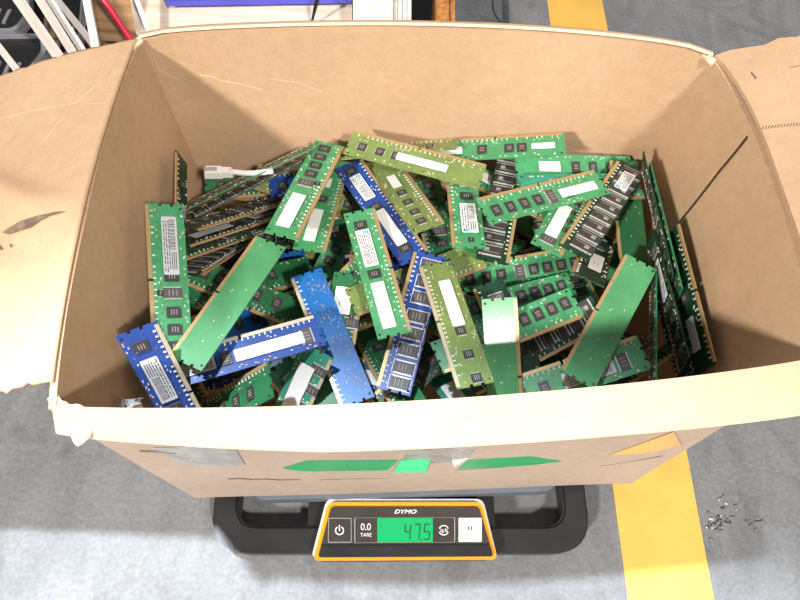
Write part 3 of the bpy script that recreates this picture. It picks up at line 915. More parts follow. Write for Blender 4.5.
# every module: board colour, layout, contact side, label, gold tone, centre, long axis, cross axis (metres inside the box)
MODULES = [
 ('green', L_A, 'L', 'bright green module crossing the back left with four chips above a long white sticker', 'gold', (-0.0920, 0.3483, 0.2111), (0.20506, 0.95804, -0.20030), (-0.97785, 0.20930, 0.00000)),
 ('olive', 'k-52 k-34 k-18 k28 k0 w8x50,9', 'L', 'olive module lying topmost along the back, slim white sticker on its right half', 'gold', (0.0061, 0.3837, 0.2159), (-0.96274, 0.26891, -0.02874), (-0.26899, -0.96314, -0.00091)),
 ('olive', 'w-18x52,11 k13 k37 k60', 'R', 'olive green module with a tall white sticker, standing just left of the white glaring board', 'pale_gold', (0.0464, 0.2231, 0.2056), (0.24657, -0.94125, 0.23076), (0.96731, 0.25361, 0.00084)),
 ('blue', 'c-52 g-20x42,13 c10 w36x14,8 c50', 'L', 'blue module at the front left corner with a grey printed sticker and pale gold edge', 'pale_gold', (-0.1735, 0.1417, 0.2066), (-0.26239, 0.50139, 0.82448), (-0.88601, -0.46367, -0.00000)),
 ('bare', 'BARE', 'R', 'blank green module back slanting across the left side above the blue ones', 'gold', (-0.1404, 0.2255, 0.2167), (-0.34680, -0.93078, 0.11568), (0.93697, -0.34941, -0.00242)),
 ('green', 'g-30x50,12 c-4 r10 m10/-7 c26 c40 c54', 'R', 'green module standing along the left wall with a grey printed sticker at its top', 'gold', (-0.1875, 0.2294, 0.2345), (0.19186, -0.95023, -0.24545), (0.86633, 0.28149, -0.41259)),
 ('blue', 'r-54 w-22x58,11 c14 g36x26,12 c52', 'R', 'blue module lying across the front left with a long white sticker', 'pale_gold', (-0.1265, 0.1845, 0.2028), (-0.90305, -0.41060, 0.12617), (0.41345, -0.91052, -0.00388)),
 ('deep', 'c-40 c-20 c0 c20 c40', 'R', 'deep green module slanting behind the front rim at the left', 'gold', (-0.1433, 0.1479, 0.1695), (-0.69186, -0.15100, -0.70607), (0.26939, -0.96126, -0.05839)),
 ('sky', 'X', 'R', 'bright blue module back sprinkled with tiny parts, in the front centre left', 'pale_gold', (-0.0594, 0.2165, 0.1738), (0.43488, -0.90000, -0.02974), (0.90040, 0.43507, 0.00004)),
 ('olive', 'k-40 k-20 k4 k24 k44', 'R', 'olive module leaning flat against the back wall behind the topmost olive one', 'gold', (-0.0189, 0.4072, 0.1997), (-0.98075, -0.02125, -0.19413), (-0.07601, -0.87416, 0.47965)),
 ('green', 'w-46x22,8 c-26 c-14 c12 w44x26,10', 'R', 'green module leaning on the back wall at right with two small white stickers', 'gold', (0.0831, 0.4075, 0.2110), (-0.98401, 0.00890, -0.17788), (-0.02945, -0.99314, 0.11319)),
 ('dark', L_HL, 'R', 'near black module leaning in the right corner, sticker half hidden', 'gold', (0.2324, 0.2570, 0.2031), (0.02742, -0.99193, 0.12380), (-0.13984, 0.11882, 0.98302)),
 ('deep', L_8, 'R', 'green edged module standing nearest the right wall at the back', 'gold', (0.2351, 0.3219, 0.2119), (0.07121, -0.99746, -0.00013), (-0.26676, -0.01917, 0.96357)),
 ('dark', L_8, 'R', 'dark module on edge against the right wall, tallest and nearest the back', 'gold', (0.2306, 0.3347, 0.2117), (0.06726, -0.99773, -0.00362), (-0.31194, -0.02447, 0.94979)),
 ('blue', L_F, 'R', 'royal blue module with a column of outlined chips running to the front rim', 'gold', (0.0119, 0.2320, 0.1815), (-0.20018, -0.97330, -0.11235), (0.97951, -0.20140, -0.00043)),
 ('gloss', 'BARE', 'L', 'bare module back glaring white at its upper half near the front rim', 'gold', (0.0913, 0.1825, 0.1853), (-0.12088, 0.87943, 0.46043), (-0.98898, -0.14663, 0.02043)),
 ('green', 'r-48 g-18x44,13 c20 c40', 'R', 'green module with a pale printed sticker half behind the front right rim', 'gold', (0.1448, 0.1852, 0.1846), (-0.90761, -0.28689, -0.30649), (0.34023, -0.93036, -0.13667)),
 ('bare', 'BARE', 'R', 'blank green module back slanting at the right, half lit and half in shade', 'gold', (0.1799, 0.2331, 0.2062), (-0.49750, -0.86746, 0.00202), (0.86746, -0.49750, 0.00003)),
 ('green', 'c-54 c-39 c-24 c-9 r6 c24 w36x42,10', 'L', 'bright green module at back right with four chips left and white sticker right', 'gold', (0.1282, 0.3509, 0.2140), (-0.88776, -0.43292, 0.15641), (0.43832, -0.89882, 0.00000)),
 ('dark', 'T-57 T-43 T-29 T-15 T-1 T13 T27 T41 T55 h-42x26,12', 'R', 'long dark module of wide black chips with a printed top sticker at back right', 'gold', (0.1875, 0.3512, 0.2018), (-0.52439, -0.84548, 0.10088), (0.85132, -0.52291, 0.04271)),
 ('blue', 'c-56 h-32x34,12 c-4 w24x46,11 c52', 'L', 'blue module with a grey printed sticker and a long white sticker, back centre', 'gold', (-0.0241, 0.3480, 0.1819), (-0.54477, 0.83677, -0.05518), (-0.83804, -0.54561, -0.00023)),
 ('olive', 'w20x24,9 k-2 k-20 k-38 k-54', 'R', 'olive module with a row of small chips just right of the blue stickered one', 'gold', (-0.0026, 0.3592, 0.1970), (-0.36376, 0.84952, -0.38208), (-0.90932, -0.41281, -0.05212)),
 ('green', 'c-50 h-24x40,13 c4 w36x46,12', 'L', 'green module with two stickers in line, printed one above blank one, in the centre', 'gold', (-0.0230, 0.2730, 0.1950), (-0.30751, 0.95143, -0.01445), (-0.95153, -0.30755, 0.00000)),
 ('green', 'w-34x44,11 c4 w28x14,10', 'R', 'green module with a white sticker tucked right beside the four chip bright green one', 'gold', (-0.0794, 0.3500, 0.1850), (0.06948, 0.96784, -0.24178), (-0.99725, 0.07365, 0.00825)),
 ('green', 'm-58 h-32x36,15 c-4 w14x14,11 c40', 'L', 'green module standing upright at back centre with a pale printed sticker', 'gold', (0.0541, 0.3581, 0.2011), (0.06721, -0.98777, 0.14069), (0.99768, 0.06504, -0.01996)),
 ('dark', L_T, 'L', 'dark module of wide printed black chips standing upright at back right of centre', 'gold', (0.0930, 0.3534, 0.1946), (0.17705, 0.98398, -0.02096), (-0.98420, 0.17709, 0.00001)),
 ('dark', 'r-50 c-30 c0 c30', 'R', 'dark green module end above the white glaring board', 'gold', (0.1047, 0.2115, 0.1744), (0.39824, -0.90235, -0.16482), (0.91518, 0.40302, 0.00484)),
 ('green', 'c-56 c-43 c-30 c-17 r-4 c12 c28 c44', 'L', 'green chip module at the right, gold edge facing front, nearest of three stacked steps', 'gold', (0.0944, 0.2228, 0.1929), (0.90445, 0.41746, 0.08772), (-0.41917, 0.90791, 0.00123)),
 ('green', 'c-56 c-43 c-30 c-17 r-4 c12 c28 c44', 'L', 'green chip module at the right in the middle of three stacked steps', 'gold', (0.0958, 0.2562, 0.1769), (0.94648, 0.32208, 0.02093), (-0.32215, 0.94669, 0.00018)),
 ('green', 'c-56 c-43 c-30 c-17 r-4 c14 c28 c44', 'R', 'green chip module at the right, the rearmost of three stacked steps', 'gold', (0.1089, 0.2986, 0.1646), (-0.97216, -0.15331, -0.17720), (0.15714, -0.98755, -0.00771)),
 ('dark', L_T, 'L', 'dark module of wide black chips just below the three stepped green ones', 'gold', (0.1198, 0.2170, 0.1711), (0.80078, 0.38437, 0.45936), (-0.44504, 0.89511, 0.02685)),
 ('olive', 'k-34 k-8 k20 k44', 'L', 'olive module end with one chip poking out right behind the tall stickered olive one', 'gold', (0.0148, 0.2790, 0.1735), (0.88803, 0.45853, -0.03409), (-0.45878, 0.88855, 0.00035)),
 ('teal', 'p-16x40,11 c20 c40', 'R', 'teal green module with a pink ended white sticker at back right', 'gold', (0.1692, 0.3748, 0.2002), (0.94336, 0.25222, -0.21555), (-0.24295, 0.96759, 0.06891)),
 ('green', 'w-30x24,10 c0 c20 c40', 'R', 'green module with a small white sticker in the back right below the leaning row', 'gold', (0.1665, 0.4015, 0.1927), (0.94370, 0.23666, -0.23113), (-0.13902, 0.91773, 0.37209)),
 ('green', 'r-54 w-24x50,12 m-32/-6 m-18/-6 m-4/-6 m10/-6 k40', 'R', 'green module with a long white sticker just left of the long dark chip module', 'gold', (0.1561, 0.3539, 0.1927), (0.42840, 0.87044, -0.24251), (-0.89490, 0.44585, 0.01938)),
 ('olive', 'w-40x24,10 k0 k20 k40', 'R', 'olive module with a small white sticker under the back right leaning pair', 'gold', (0.1689, 0.3832, 0.1716), (0.86636, -0.47180, -0.16376), (0.49725, 0.78446, 0.37062)),
 ('green', 'n-44x22,14 r-26 c0 c20 c40', 'L', 'green module end with a square pale sticker beside the long dark one at back right', 'gold', (0.1690, 0.3687, 0.1552), (0.46834, 0.81596, 0.33892), (-0.88351, 0.43611, 0.17093)),
 ('deep', 'BARE', 'R', 'blank deep green module back standing in the shade at the right', 'gold', (0.2209, 0.3546, 0.1766), (0.05360, -0.98076, -0.18771), (0.98608, 0.08162, -0.14489)),
 ('dark', 'n-24x40,12 k20 k50', 'L', 'shaded module with a white sticker below the long dark chip module', 'gold', (0.1801, 0.3079, 0.1868), (-0.35181, -0.74051, 0.57260), (0.90325, -0.42912, -0.00000)),
 ('green', 'c-50 c-30 c-10 c20 c40', 'R', 'small corner of a green chip module beside the shaded blank one', 'gold', (0.1973, 0.3129, 0.1258), (0.15117, 0.26172, -0.95323), (-0.92527, 0.37682, -0.04328)),
 ('dark', 'w-34x30,12 c0 c18 c36', 'R', 'black module with a small white sticker leaning on the right wall', 'gold', (0.2469, 0.2554, 0.2109), (-0.07592, 0.99709, 0.00623), (-0.06215, 0.00151, -0.99807)),
 ('deep', L_8, 'R', 'thin dark module edge standing in front of the shaded blank one', 'gold', (0.2160, 0.2177, 0.2012), (-0.19453, -0.96776, 0.16002), (-0.16415, 0.19296, 0.96738)),
 ('dark', L_8, 'L', 'dark module lying in the front right corner with a brown gold edge', 'gold', (0.1911, 0.1850, 0.1741), (0.81333, 0.57440, 0.09254), (-0.17218, 0.38957, -0.90476)),
 ('navy', 'c-30 c0 c30', 'R', 'blue black module edge at the foot of the right wall', 'gold', (0.2467, 0.2215, 0.1800), (0.08830, -0.99532, 0.03932), (0.14077, 0.05154, 0.98870)),
 ('navy', 'n-34x20,14 r-50 c0 c20', 'R', 'dark blue module with a white square sticker in the front right corner', 'pale_gold', (0.1875, 0.1995, 0.1473), (-0.63920, -0.75118, 0.16476), (0.70493, -0.48667, 0.51597)),
 ('dark', 'g0x40,12 c-40 c40', 'R', 'dark module standing on edge in the back left corner', 'gold', (-0.2060, 0.3093, 0.1951), (0.12068, -0.96006, -0.25243), (0.00002, 0.25429, -0.96713)),
 ('deep', L_8, 'R', 'dark green module lying at the far back left under the others', 'gold', (-0.1507, 0.3694, 0.1952), (-0.86364, -0.47193, -0.17720), (0.25144, -0.70796, 0.65998)),
 ('dark', L_T, 'R', 'dark chip module second from the back at left', 'gold', (-0.1516, 0.3639, 0.1875), (-0.78756, -0.61620, -0.00694), (0.46960, -0.60741, 0.64072)),
 ('blue', 'c-54 c-30 c0 c30 c54', 'L', 'violet blue module end showing just left of the four chip bright green one', 'gold', (-0.0726, 0.3909, 0.1684), (-0.96201, -0.25498, 0.09758), (0.25255, -0.96689, -0.03671)),
 ('olive', 'k-50 k-30 k0 k30', 'R', 'olive module end with two small chips at the back left', 'gold', (-0.0892, 0.3740, 0.1597), (0.95691, -0.15163, -0.24764), (0.16289, 0.98631, 0.02552)),
 ('olive', 'k-50 k-30 k0 k30', 'R', 'olive module end close behind the four chip bright green one', 'gold', (-0.0563, 0.4060, 0.1601), (0.99928, 0.03616, -0.01159), (-0.03598, 0.99923, 0.01572)),
 ('deep', 'c-50 k-30 k-10 c20', 'R', 'dark green module under the white cable end at back left', 'gold', (-0.1419, 0.3909, 0.1553), (0.98392, 0.17834, 0.01022), (-0.17835, 0.98397, 0.00088)),
 ('dark', L_8, 'L', 'black module in the left fan, its gold edge catching light', 'gold', (-0.1559, 0.3353, 0.1847), (0.53501, 0.66651, -0.51916), (-0.84432, 0.40010, -0.35644)),
 ('dark', L_H, 'L', 'black module in the left fan with a dull sticker', 'gold', (-0.1554, 0.3200, 0.1844), (0.59577, 0.65341, -0.46704), (-0.79892, 0.42248, -0.42806)),
 ('deep', L_8, 'L', 'dark green module at the front of the left fan', 'gold', (-0.1639, 0.3060, 0.1821), (0.48472, 0.67388, -0.55762), (-0.87462, 0.36663, -0.31721)),
 ('dark', L_T, 'L', 'black chip module below the left fan in deep shade', 'gold', (-0.1692, 0.2914, 0.1795), (0.16559, 0.73956, -0.65241), (-0.98508, 0.09252, -0.14514)),
 ('deep', 'c-50 c-36 c-20 c0 c20', 'R', 'dark green module beside the upright left one', 'gold', (-0.1345, 0.2554, 0.1618), (0.90251, -0.18872, -0.38712), (0.20151, 0.97946, -0.00769)),
 ('deep', 'c-50 c-36 c-20 c0 c20', 'R', 'dim green module low between the left wall and the blank green one', 'gold', (-0.1405, 0.2760, 0.1542), (0.73430, 0.51444, -0.44289), (-0.53366, 0.84071, 0.09174)),
 ('dark', L_8, 'L', 'dark module edge showing a row of chips beside the corner blue one', 'gold', (-0.1725, 0.1537, 0.1318), (-0.20244, 0.40582, 0.89125), (-0.95647, 0.11341, -0.26889)),
 ('teal', 'w-10x80,14 r-50/-8 r-30/-8 r-10/-8', 'L', 'module with a glaring white sticker at the front left rim', 'pale_gold', (-0.0904, 0.1539, 0.1457), (0.35904, 0.59534, 0.71879), (-0.90427, 0.41255, 0.10999)),
 ('teal', 'h-40x30,14 c10 c40', 'R', 'teal module with a tilted printed sticker near the front left rim', 'gold', (-0.0624, 0.1581, 0.1240), (0.64155, -0.44114, -0.62755), (0.58671, 0.80920, 0.03096)),
 ('navy', 'c-50 c-30 c-10 c20', 'R', 'dark blue module lying under the long stickered blue one', 'gold', (-0.1147, 0.1931, 0.1464), (0.96977, 0.24402, -0.00220), (-0.24402, 0.96977, -0.00009)),
 ('sky', 'c-52 c-30 c0 c30', 'R', 'small blue module end above the long stickered blue one', 'gold', (-0.1651, 0.2170, 0.1729), (-0.49203, -0.58949, 0.64063), (0.36224, -0.80777, -0.46507)),
 ('green', 'w4x80,13 c50 c-50', 'L', 'green module with a very long white sticker below the blank green one', 'gold', (-0.1360, 0.2255, 0.1209), (0.46795, 0.88215, 0.05331), (-0.88367, 0.46788, 0.01446)),
 ('sky', 'w-40x8,16 m-50 c0 c30', 'R', 'turquoise blue module end with a pale mark left of centre', 'gold', (-0.1005, 0.2724, 0.1180), (0.28297, -0.95395, 0.09958), (0.95875, 0.28424, -0.00150)),
 ('deep', 'n-40x26,16 r-44/-8 m-26/-8 r-20/-8 c20', 'L', 'green module with a square white sticker in the centre by the bright blue back', 'gold', (-0.0532, 0.2138, 0.1619), (0.08112, 0.97979, 0.18283), (-0.99665, 0.08173, 0.00421)),
 ('olive', 'n-50x10,9 k-50 k-20 k10 k40', 'L', 'olive module with one stickered chip between the bright blue back and the centre', 'gold', (-0.0763, 0.2452, 0.1173), (0.84042, 0.16918, 0.51485), (-0.23957, 0.96813, 0.07294)),
 ('green', 'c-52 c-38 w-2x34,13 c30', 'L', 'green module with a short white sticker under the centre left pair', 'gold', (-0.0887, 0.2896, 0.1069), (0.41862, 0.83420, 0.35899), (-0.89793, 0.43936, 0.02613)),
 ('dark', L_8, 'L', 'small dark module between the blue and blank green ones', 'gold', (-0.1569, 0.2532, 0.1307), (0.53290, 0.60749, -0.58904), (-0.69641, 0.71028, 0.10250)),
 ('deep', 'c-40 c-20 c0 c20 c40', 'R', 'dark green module low under the centre olive one', 'gold', (-0.0013, 0.1869, 0.1532), (0.44742, -0.82972, 0.33374), (0.87670, 0.48064, 0.01961)),
 ('teal', 'n-30x24,14 r-50 n10x30,14', 'L', 'module with pale stickers low in the front centre', 'pale_gold', (0.0531, 0.1909, 0.1275), (-0.45400, 0.78297, -0.42526), (-0.85072, -0.52280, -0.05433)),
 ('dark', L_8, 'R', 'dark module low beneath the tall stickered olive one', 'gold', (0.0121, 0.1878, 0.1472), (-0.61810, -0.78610, -0.00247), (0.78610, -0.61810, -0.00024)),
 ('dark', L_8, 'L', 'dark module low right of the white glaring board', 'gold', (0.1774, 0.1949, 0.1359), (-0.85955, 0.36116, 0.36158), (-0.38669, -0.92221, 0.00190)),
 ('deep', L_8, 'R', 'deep green module glimpsed between the olive ones at back centre', 'gold', (0.0318, 0.3369, 0.1649), (0.19955, -0.97989, -0.00157), (0.97989, 0.19955, 0.00000)),
 ('bare', 'BARE', 'R', 'blank bright green module back right of the upright dark chips', 'gold', (0.1767, 0.3533, 0.1362), (0.77089, -0.55902, 0.30531), (0.51962, 0.82915, 0.20617)),
 ('green', L_8, 'L', 'green chip module under the olive end in the middle', 'gold', (0.0978, 0.3160, 0.1375), (-0.90121, -0.37931, 0.20963), (0.38620, -0.92237, -0.00865)),
 ('deep', L_8, 'R', 'deep green module low in front of the stepped green ones', 'gold', (0.1851, 0.2421, 0.1334), (0.63929, 0.18210, -0.74709), (0.10983, 0.93997, 0.32309)),
 ('navy', L_A, 'L', BB, 'gold', (-0.0585, 0.1991, 0.1375), (-0.99100, 0.12607, 0.04509), (-0.12795, -0.99091, -0.04157)),
 ('deep', L_H, 'R', BG, 'gold', (-0.0522, 0.3775, 0.1425), (-0.86011, -0.48661, 0.15302), (0.46965, -0.87251, -0.13475)),
 ('blue', L_O, 'R', BB, 'gold', (0.0253, 0.2788, 0.1600), (-0.85260, 0.52250, -0.00793), (-0.51732, -0.84182, 0.15401)),
 ('blue', L_T, 'R', BB, 'gold', (-0.1143, 0.3884, 0.1400), (0.99783, -0.03836, -0.05351), (0.03141, 0.99165, -0.12507)),
 ('green', L_8, 'L', BG, 'gold', (0.0976, 0.3635, 0.1675), (-0.58708, -0.79790, 0.13670), (0.79115, -0.52974, 0.30571)),
 ('dark', L_H, 'L', BD, 'gold', (0.0318, 0.3654, 0.1600), (-0.81797, -0.56819, -0.08988), (0.56917, -0.82205, 0.01688)),
 ('blue', L_8, 'L', BB, 'gold', (0.0665, 0.3002, 0.1375), (-0.63469, 0.74931, 0.18897), (-0.75572, -0.65293, 0.05081)),
 ('green', L_T, 'L', BG, 'gold', (0.1585, 0.3010, 0.1675), (-0.29670, 0.95032, -0.09412), (-0.95497, -0.29491, 0.03273)),
 ('deep', L_T, 'R', BG, 'gold', (0.0217, 0.3145, 0.1500), (-0.44545, -0.88893, -0.10668), (0.89506, -0.44494, -0.02987)),
 ('green', L_A, 'R', BG, 'gold', (-0.0322, 0.2943, 0.1675), (-0.59689, -0.80042, -0.05520), (0.79492, -0.58066, -0.17590)),
 ('blue', L_T, 'L', BB, 'gold', (0.1733, 0.2211, 0.1200), (-0.16944, 0.98553, 0.00456), (-0.95810, -0.16364, -0.23508)),
 ('navy', L_8, 'R', BB, 'gold', (0.1001, 0.2378, 0.1500), (-0.32403, 0.94571, -0.02545), (-0.93121, -0.31408, 0.18495)),
 ('navy', L_T, 'L', BB, 'gold', (-0.1545, 0.3036, 0.0900), (-0.44669, -0.89390, 0.03760), (0.89412, -0.44452, 0.05426)),
 ('green', L_A, 'L', BG, 'gold', (0.0942, 0.3786, 0.1850), (0.90102, -0.43174, -0.04205), (0.42159, 0.89440, -0.14938)),
 ('navy', L_T, 'R', BB, 'gold', (0.1386, 0.3768, 0.1150), (-0.81315, -0.56109, -0.15481), (0.54635, -0.82750, 0.12941)),
 ('deep', L_O, 'L', BG, 'gold', (0.0956, 0.2210, 0.1450), (0.56371, -0.82590, 0.01089), (0.82587, 0.56339, -0.02296)),
 ('green', L_T, 'R', BG, 'gold', (0.1210, 0.3042, 0.1550), (0.93332, -0.35798, 0.02755), (0.35789, 0.93373, 0.00800)),
 ('dark', L_O, 'R', BD, 'gold', (-0.0651, 0.2879, 0.1275), (-0.82579, -0.52679, 0.20143), (0.55712, -0.81749, 0.14606)),
 ('green', L_A, 'L', BG, 'gold', (-0.0624, 0.2217, 0.1525), (-0.04180, 0.99686, 0.06727), (-0.99699, -0.03721, -0.06808)),
 ('dark', L_T, 'R', BD, 'gold', (0.1269, 0.2589, 0.1600), (-0.88654, -0.41760, 0.19914), (0.45578, -0.86223, 0.22097)),
 ('navy', L_O, 'R', BB, 'gold', (-0.0148, 0.1917, 0.1275), (0.29211, -0.93869, 0.18314), (0.95477, 0.29733, 0.00114)),
 ('deep', L_A, 'R', BG, 'gold', (0.0584, 0.3613, 0.1375), (-0.85024, 0.49253, -0.18579), (-0.51094, -0.85706, 0.06620)),
 ('olive', L_O, 'R', BO, 'gold', (-0.1758, 0.2738, 0.1225), (0.03976, 0.99724, -0.06264), (-0.98854, 0.04839, 0.14298)),
 ('dark', L_A, 'L', BD, 'gold', (-0.1235, 0.3445, 0.1325), (-0.97827, -0.16881, -0.12038), (0.15127, -0.97818, 0.14244)),
 ('blue', L_O, 'L', BB, 'gold', (-0.0103, 0.3159, 0.1350), (0.15388, 0.97633, 0.15198), (-0.98796, 0.15448, 0.00791)),
 ('navy', L_8, 'L', BB, 'gold', (-0.1502, 0.3570, 0.1325), (-0.62599, -0.77981, -0.00559), (0.77199, -0.62070, 0.13698)),
 ('dark', L_T, 'R', BD, 'gold', (0.1325, 0.3328, 0.1125), (0.61792, -0.75968, -0.20266), (0.78621, 0.59479, 0.16761)),
 ('deep', L_8, 'L', BG, 'gold', (-0.0357, 0.2709, 0.1175), (0.41295, -0.89832, 0.14999), (0.91071, 0.40889, -0.05843)),
 ('olive', L_O, 'R', BO, 'gold', (0.1009, 0.3823, 0.1750), (0.93682, -0.34922, 0.02015), (0.34618, 0.91733, -0.19664)),
 ('green', L_H, 'L', BG, 'gold', (-0.1795, 0.3193, 0.1175), (-0.10424, 0.99345, -0.04679), (-0.98415, -0.09625, 0.14892)),
 ('navy', L_H, 'L', BB, 'gold', (-0.0056, 0.2924, 0.1700), (0.12806, -0.98469, -0.11829), (0.98685, 0.13838, -0.08357)),
 ('dark', L_8, 'R', BD, 'gold', (0.0862, 0.3913, 0.1025), (-0.96002, -0.27256, 0.06381), (0.26693, -0.96000, -0.08453)),
 ('blue', L_8, 'R', BB, 'gold', (0.1458, 0.2102, 0.1400), (-0.20717, 0.97355, 0.09634), (-0.96418, -0.21986, 0.14837)),
 ('blue', L_H, 'L', BB, 'gold', (0.1180, 0.3029, 0.1025), (0.09833, 0.99290, 0.06693), (-0.99442, 0.10061, -0.03163)),
 ('deep', L_8, 'R', BG, 'gold', (-0.0736, 0.3232, 0.0850), (-0.98443, -0.00972, 0.17549), (0.02358, -0.99675, 0.07704)),
 ('green', L_8, 'R', BG, 'gold', (0.0209, 0.2549, 0.1550), (0.89319, -0.44395, -0.07157), (0.44371, 0.89595, -0.02010)),
 ('olive', L_O, 'L', BO, 'gold', (-0.0517, 0.3486, 0.0975), (-0.98960, -0.02312, 0.14198), (0.03951, -0.99273, 0.11369)),
 ('navy', L_T, 'R', BB, 'gold', (0.0088, 0.3102, 0.1400), (-0.97686, -0.18073, 0.11440), (0.15901, -0.97133, -0.17671)),
 ('deep', L_8, 'L', BG, 'gold', (0.0506, 0.3817, 0.1425), (-0.95320, -0.28812, -0.09164), (0.30046, -0.93645, -0.18107)),
]
for color, layout, side, label, gold, c, ax, ay in MODULES:
    ax, ay = np.array(ax), np.array(ay)
    build_module(np.array(c), np.array([ax, ay, np.cross(ax, ay)]), color, layout, side, label, 'loose memory modules in the box', gold=gold)

# white cable end lying on the heap at the back left
cab = empty('network_cable', bp(232, 176, .2))
tag(cab, 'white cable end with a clear plug on the modules at the back left', 'cable')
m = MB()
p0, p1 = bp(205, 172, .205), bp(262, 172, .205)
m.tube([p0 + (p1 - p0) * t + np.array([0, 0, .002 * math.sin(6 * t)]) for t in (.42, .55, .7, .85, 1.0, 1.2)], .0028, 'white_plastic', 10)
part(m, 'cable_sheath', cab, smooth=True)
m = MB(); e = (p1 - p0) / np.linalg.norm(p1 - p0); f_ = np.array([-e[1], e[0], 0])
m.box(p0 + e * .008, (.0085, .0052, .0038), 'white_plastic', [e, f_, [0, 0, 1]], top=.85)
m.box(p0 + e * .020, (.0060, .0042, .0034), 'white_plastic', [e, f_, [0, 0, 1]], top=.8)
m.box(p0 + e * .006 + np.array([0, 0, .0045]), (.0060, .0018, .0006), 'clear_film', [e, f_, [0, 0, 1]])
part(m, 'cable_plug', cab)
# scrap of clear film in the front left corner
m = MB(); rng2 = np.random.default_rng(3)
g = [[bp(119 + 24 * j / 6, 398 + 11 * i / 4, .235) + rng2.normal(0, 1, 3) * np.array([.001, .001, .004]) for j in range(7)] for i in range(5)]
m.sheet(g, (0, 0, 1), .0003, 'clear_film')
o = m.build('plastic_scrap'); tag(o, 'crumpled scrap of clear plastic film in the front left corner of the box', 'plastic scrap')

# ------------------------------------------------------------------ things on the floor behind the box
ZP = 0.10
def quad_box(pxs, z0, z1, mat, m, r=0.0):
    pts = [bp(x, y, z1)[:2] for x, y in pxs]
    ar = sum(pts[i][0] * pts[(i + 1) % len(pts)][1] - pts[(i + 1) % len(pts)][0] * pts[i][1] for i in range(len(pts)))
    if ar < 0: pts = pts[::-1]
    if r: pts = rounded(pts, r, 5)
    m.prism(pts, z0, z1, mat)
pal = empty('wooden_pallet', bp(120, 20, 0)); tag(pal, 'brown wooden pallet deck behind the back left corner of the box', 'pallet')
m = MB()
for k in range(5):
    y0 = .665 + k * .125
    m.box((-.45, y0 + .06, ZP - .009), (.26, .0595, .009), 'wood_plank')
part(m, 'deck_boards', pal)
for k in range(3):
    m = MB(); m.box((-.66 + k * .21, .98, (ZP - .018) / 2), (.03, .32, (ZP - .018) / 2), 'wood_plank'); part(m, 'stringer', pal)
# pale board and blue tray
m = MB(); quad_box([(136, 34), (352, 34), (352, -60), (120, -60)], ZP, ZP + .012, 'wood_pale', m)
o = m.build('pale_board'); tag(o, 'pale board lying right behind the box under the blue tray', 'board')
tr = empty('blue_tray', bp(260, -20, ZP + .012)); tag(tr, 'blue plastic tray on the pale board behind the box', 'tray')
m = MB(); quad_box([(173, 0), (352, -3), (352, -60), (150, -60)], ZP + .012, ZP + .020, 'blue_plastic', m, .006); part(m, 'tray_base', tr)
m = MB(); quad_box([(166, 1), (352, -2), (352, -8), (163, -6)], ZP + .020, ZP + .028, 'blue_plastic', m, .002); part(m, 'tray_rim', tr)
m = MB(); m.tube([bp(318, -30, ZP + .06), bp(317, 0, ZP + .05), bp(311, 26, ZP + .0135)], [.0032, .003, .0012], 'black_rubber', 8)
o = m.build('black_rod'); tag(o, 'thin black rod leaning on the blue tray behind the box', 'rod')
# posts
m = MB()
quad_box([(353, 40), (393, 40), (393, -40), (353, -40)], 0.0, .16, 'wood_white', m)
o = m.build('white_post'); 
me = o.data
tag(o, 'white painted timber block behind the box, left of the dark gap', 'timber')
m = MB()
for k in range(4): quad_box([(393.5 + k * 4.6, 40), (397.5 + k * 4.6, 40), (397.5 + k * 4.6, -40), (393.5 + k * 4.6, -40)], 0.0, .155, 'wood_white', m)
rb = m.build('ribbed_strip', o); 
m = MB(); quad_box([(412, 44), (437, 44), (437, -40), (412, -40)], 0.0, .02, 'dark_plastic', m)  # dark slab standing in for the shade between the timbers
o = m.build('gap_shade'); tag(o, 'dark slab painted as the shaded gap between the white and brown timbers', 'box')
m = MB(); quad_box([(436, 40), (449, 40), (449, -40), (436, -40)], 0.0, .13, 'wood_brown', m)
quad_box([(449.4, 40), (455, 40), (455, -40), (449.4, -40)], 0.0, .126, 'wood_brown', m)
o = m.build('brown_post'); tag(o, 'brown timber standing behind the box beside the grey floor', 'timber')
# slats
def slat(a, b, w, mat, label, z0=.135, z1=.20, name='white_stick', th=.006, far=2.2):
    """a: lower px, b: upper px at the frame edge; extends past the frame"""
    A, B = bp(*a, z0), bp(*b, z1)
    B = A + (B - A) * far; A = A - (B - A) * .06
    u = (B - A) / np.linalg.norm(B - A); n = np.array([0, 0, 1.0]); s = np.cross(n, u); s /= np.linalg.norm(s); n = np.cross(u, s)
    m = MB(); m.box(np.zeros(3), (np.linalg.norm(B - A) / 2, w / 2, th / 2), mat, np.eye(3), top=.94)
    o = m.build(name); o.matrix_world = Matrix(((u[0], s[0], n[0], (A + B)[0] / 2), (u[1], s[1], n[1], (A + B)[1] / 2), (u[2], s[2], n[2], (A + B)[2] / 2), (0, 0, 0, 1)))
    tag(o, label, name.split('_')[-1])
    if name == 'white_stick': o['group'] = 'white slats over the crates'
    return o
slat((61, 60), (19, 0), .0125, 'slat_gray', 'widest greyish slat, crossing the black crates behind the left flap', .16, .17)
slat((76, 58), (40, 0), .0105, 'slat_gray', 'greyish slat second from the crates, beside the widest one', .155, .165)
slat((86, 56), (50, 0), .0085, 'slat_white', 'clean white slat between the greyish ones and the crossing one', .15, .16)
slat((91, 42), (57, 0), .0085, 'slat_white', 'white slat that passes under the steep white one', .135, .14)
slat((97, 53), (87, 0), .0095, 'slat_white', 'steep white slat right of the bundle over the brown pallet', .15, .16)
slat((147, 27), (137, 0), .0065, 'slat_white', 'short white slat right of the red rod by the box corner', .13, .14)
slat((17, 70), (-8, 38), .0075, 'slat_gray', 'thin grey slat over the lower black crate at the far left', .17, .18)
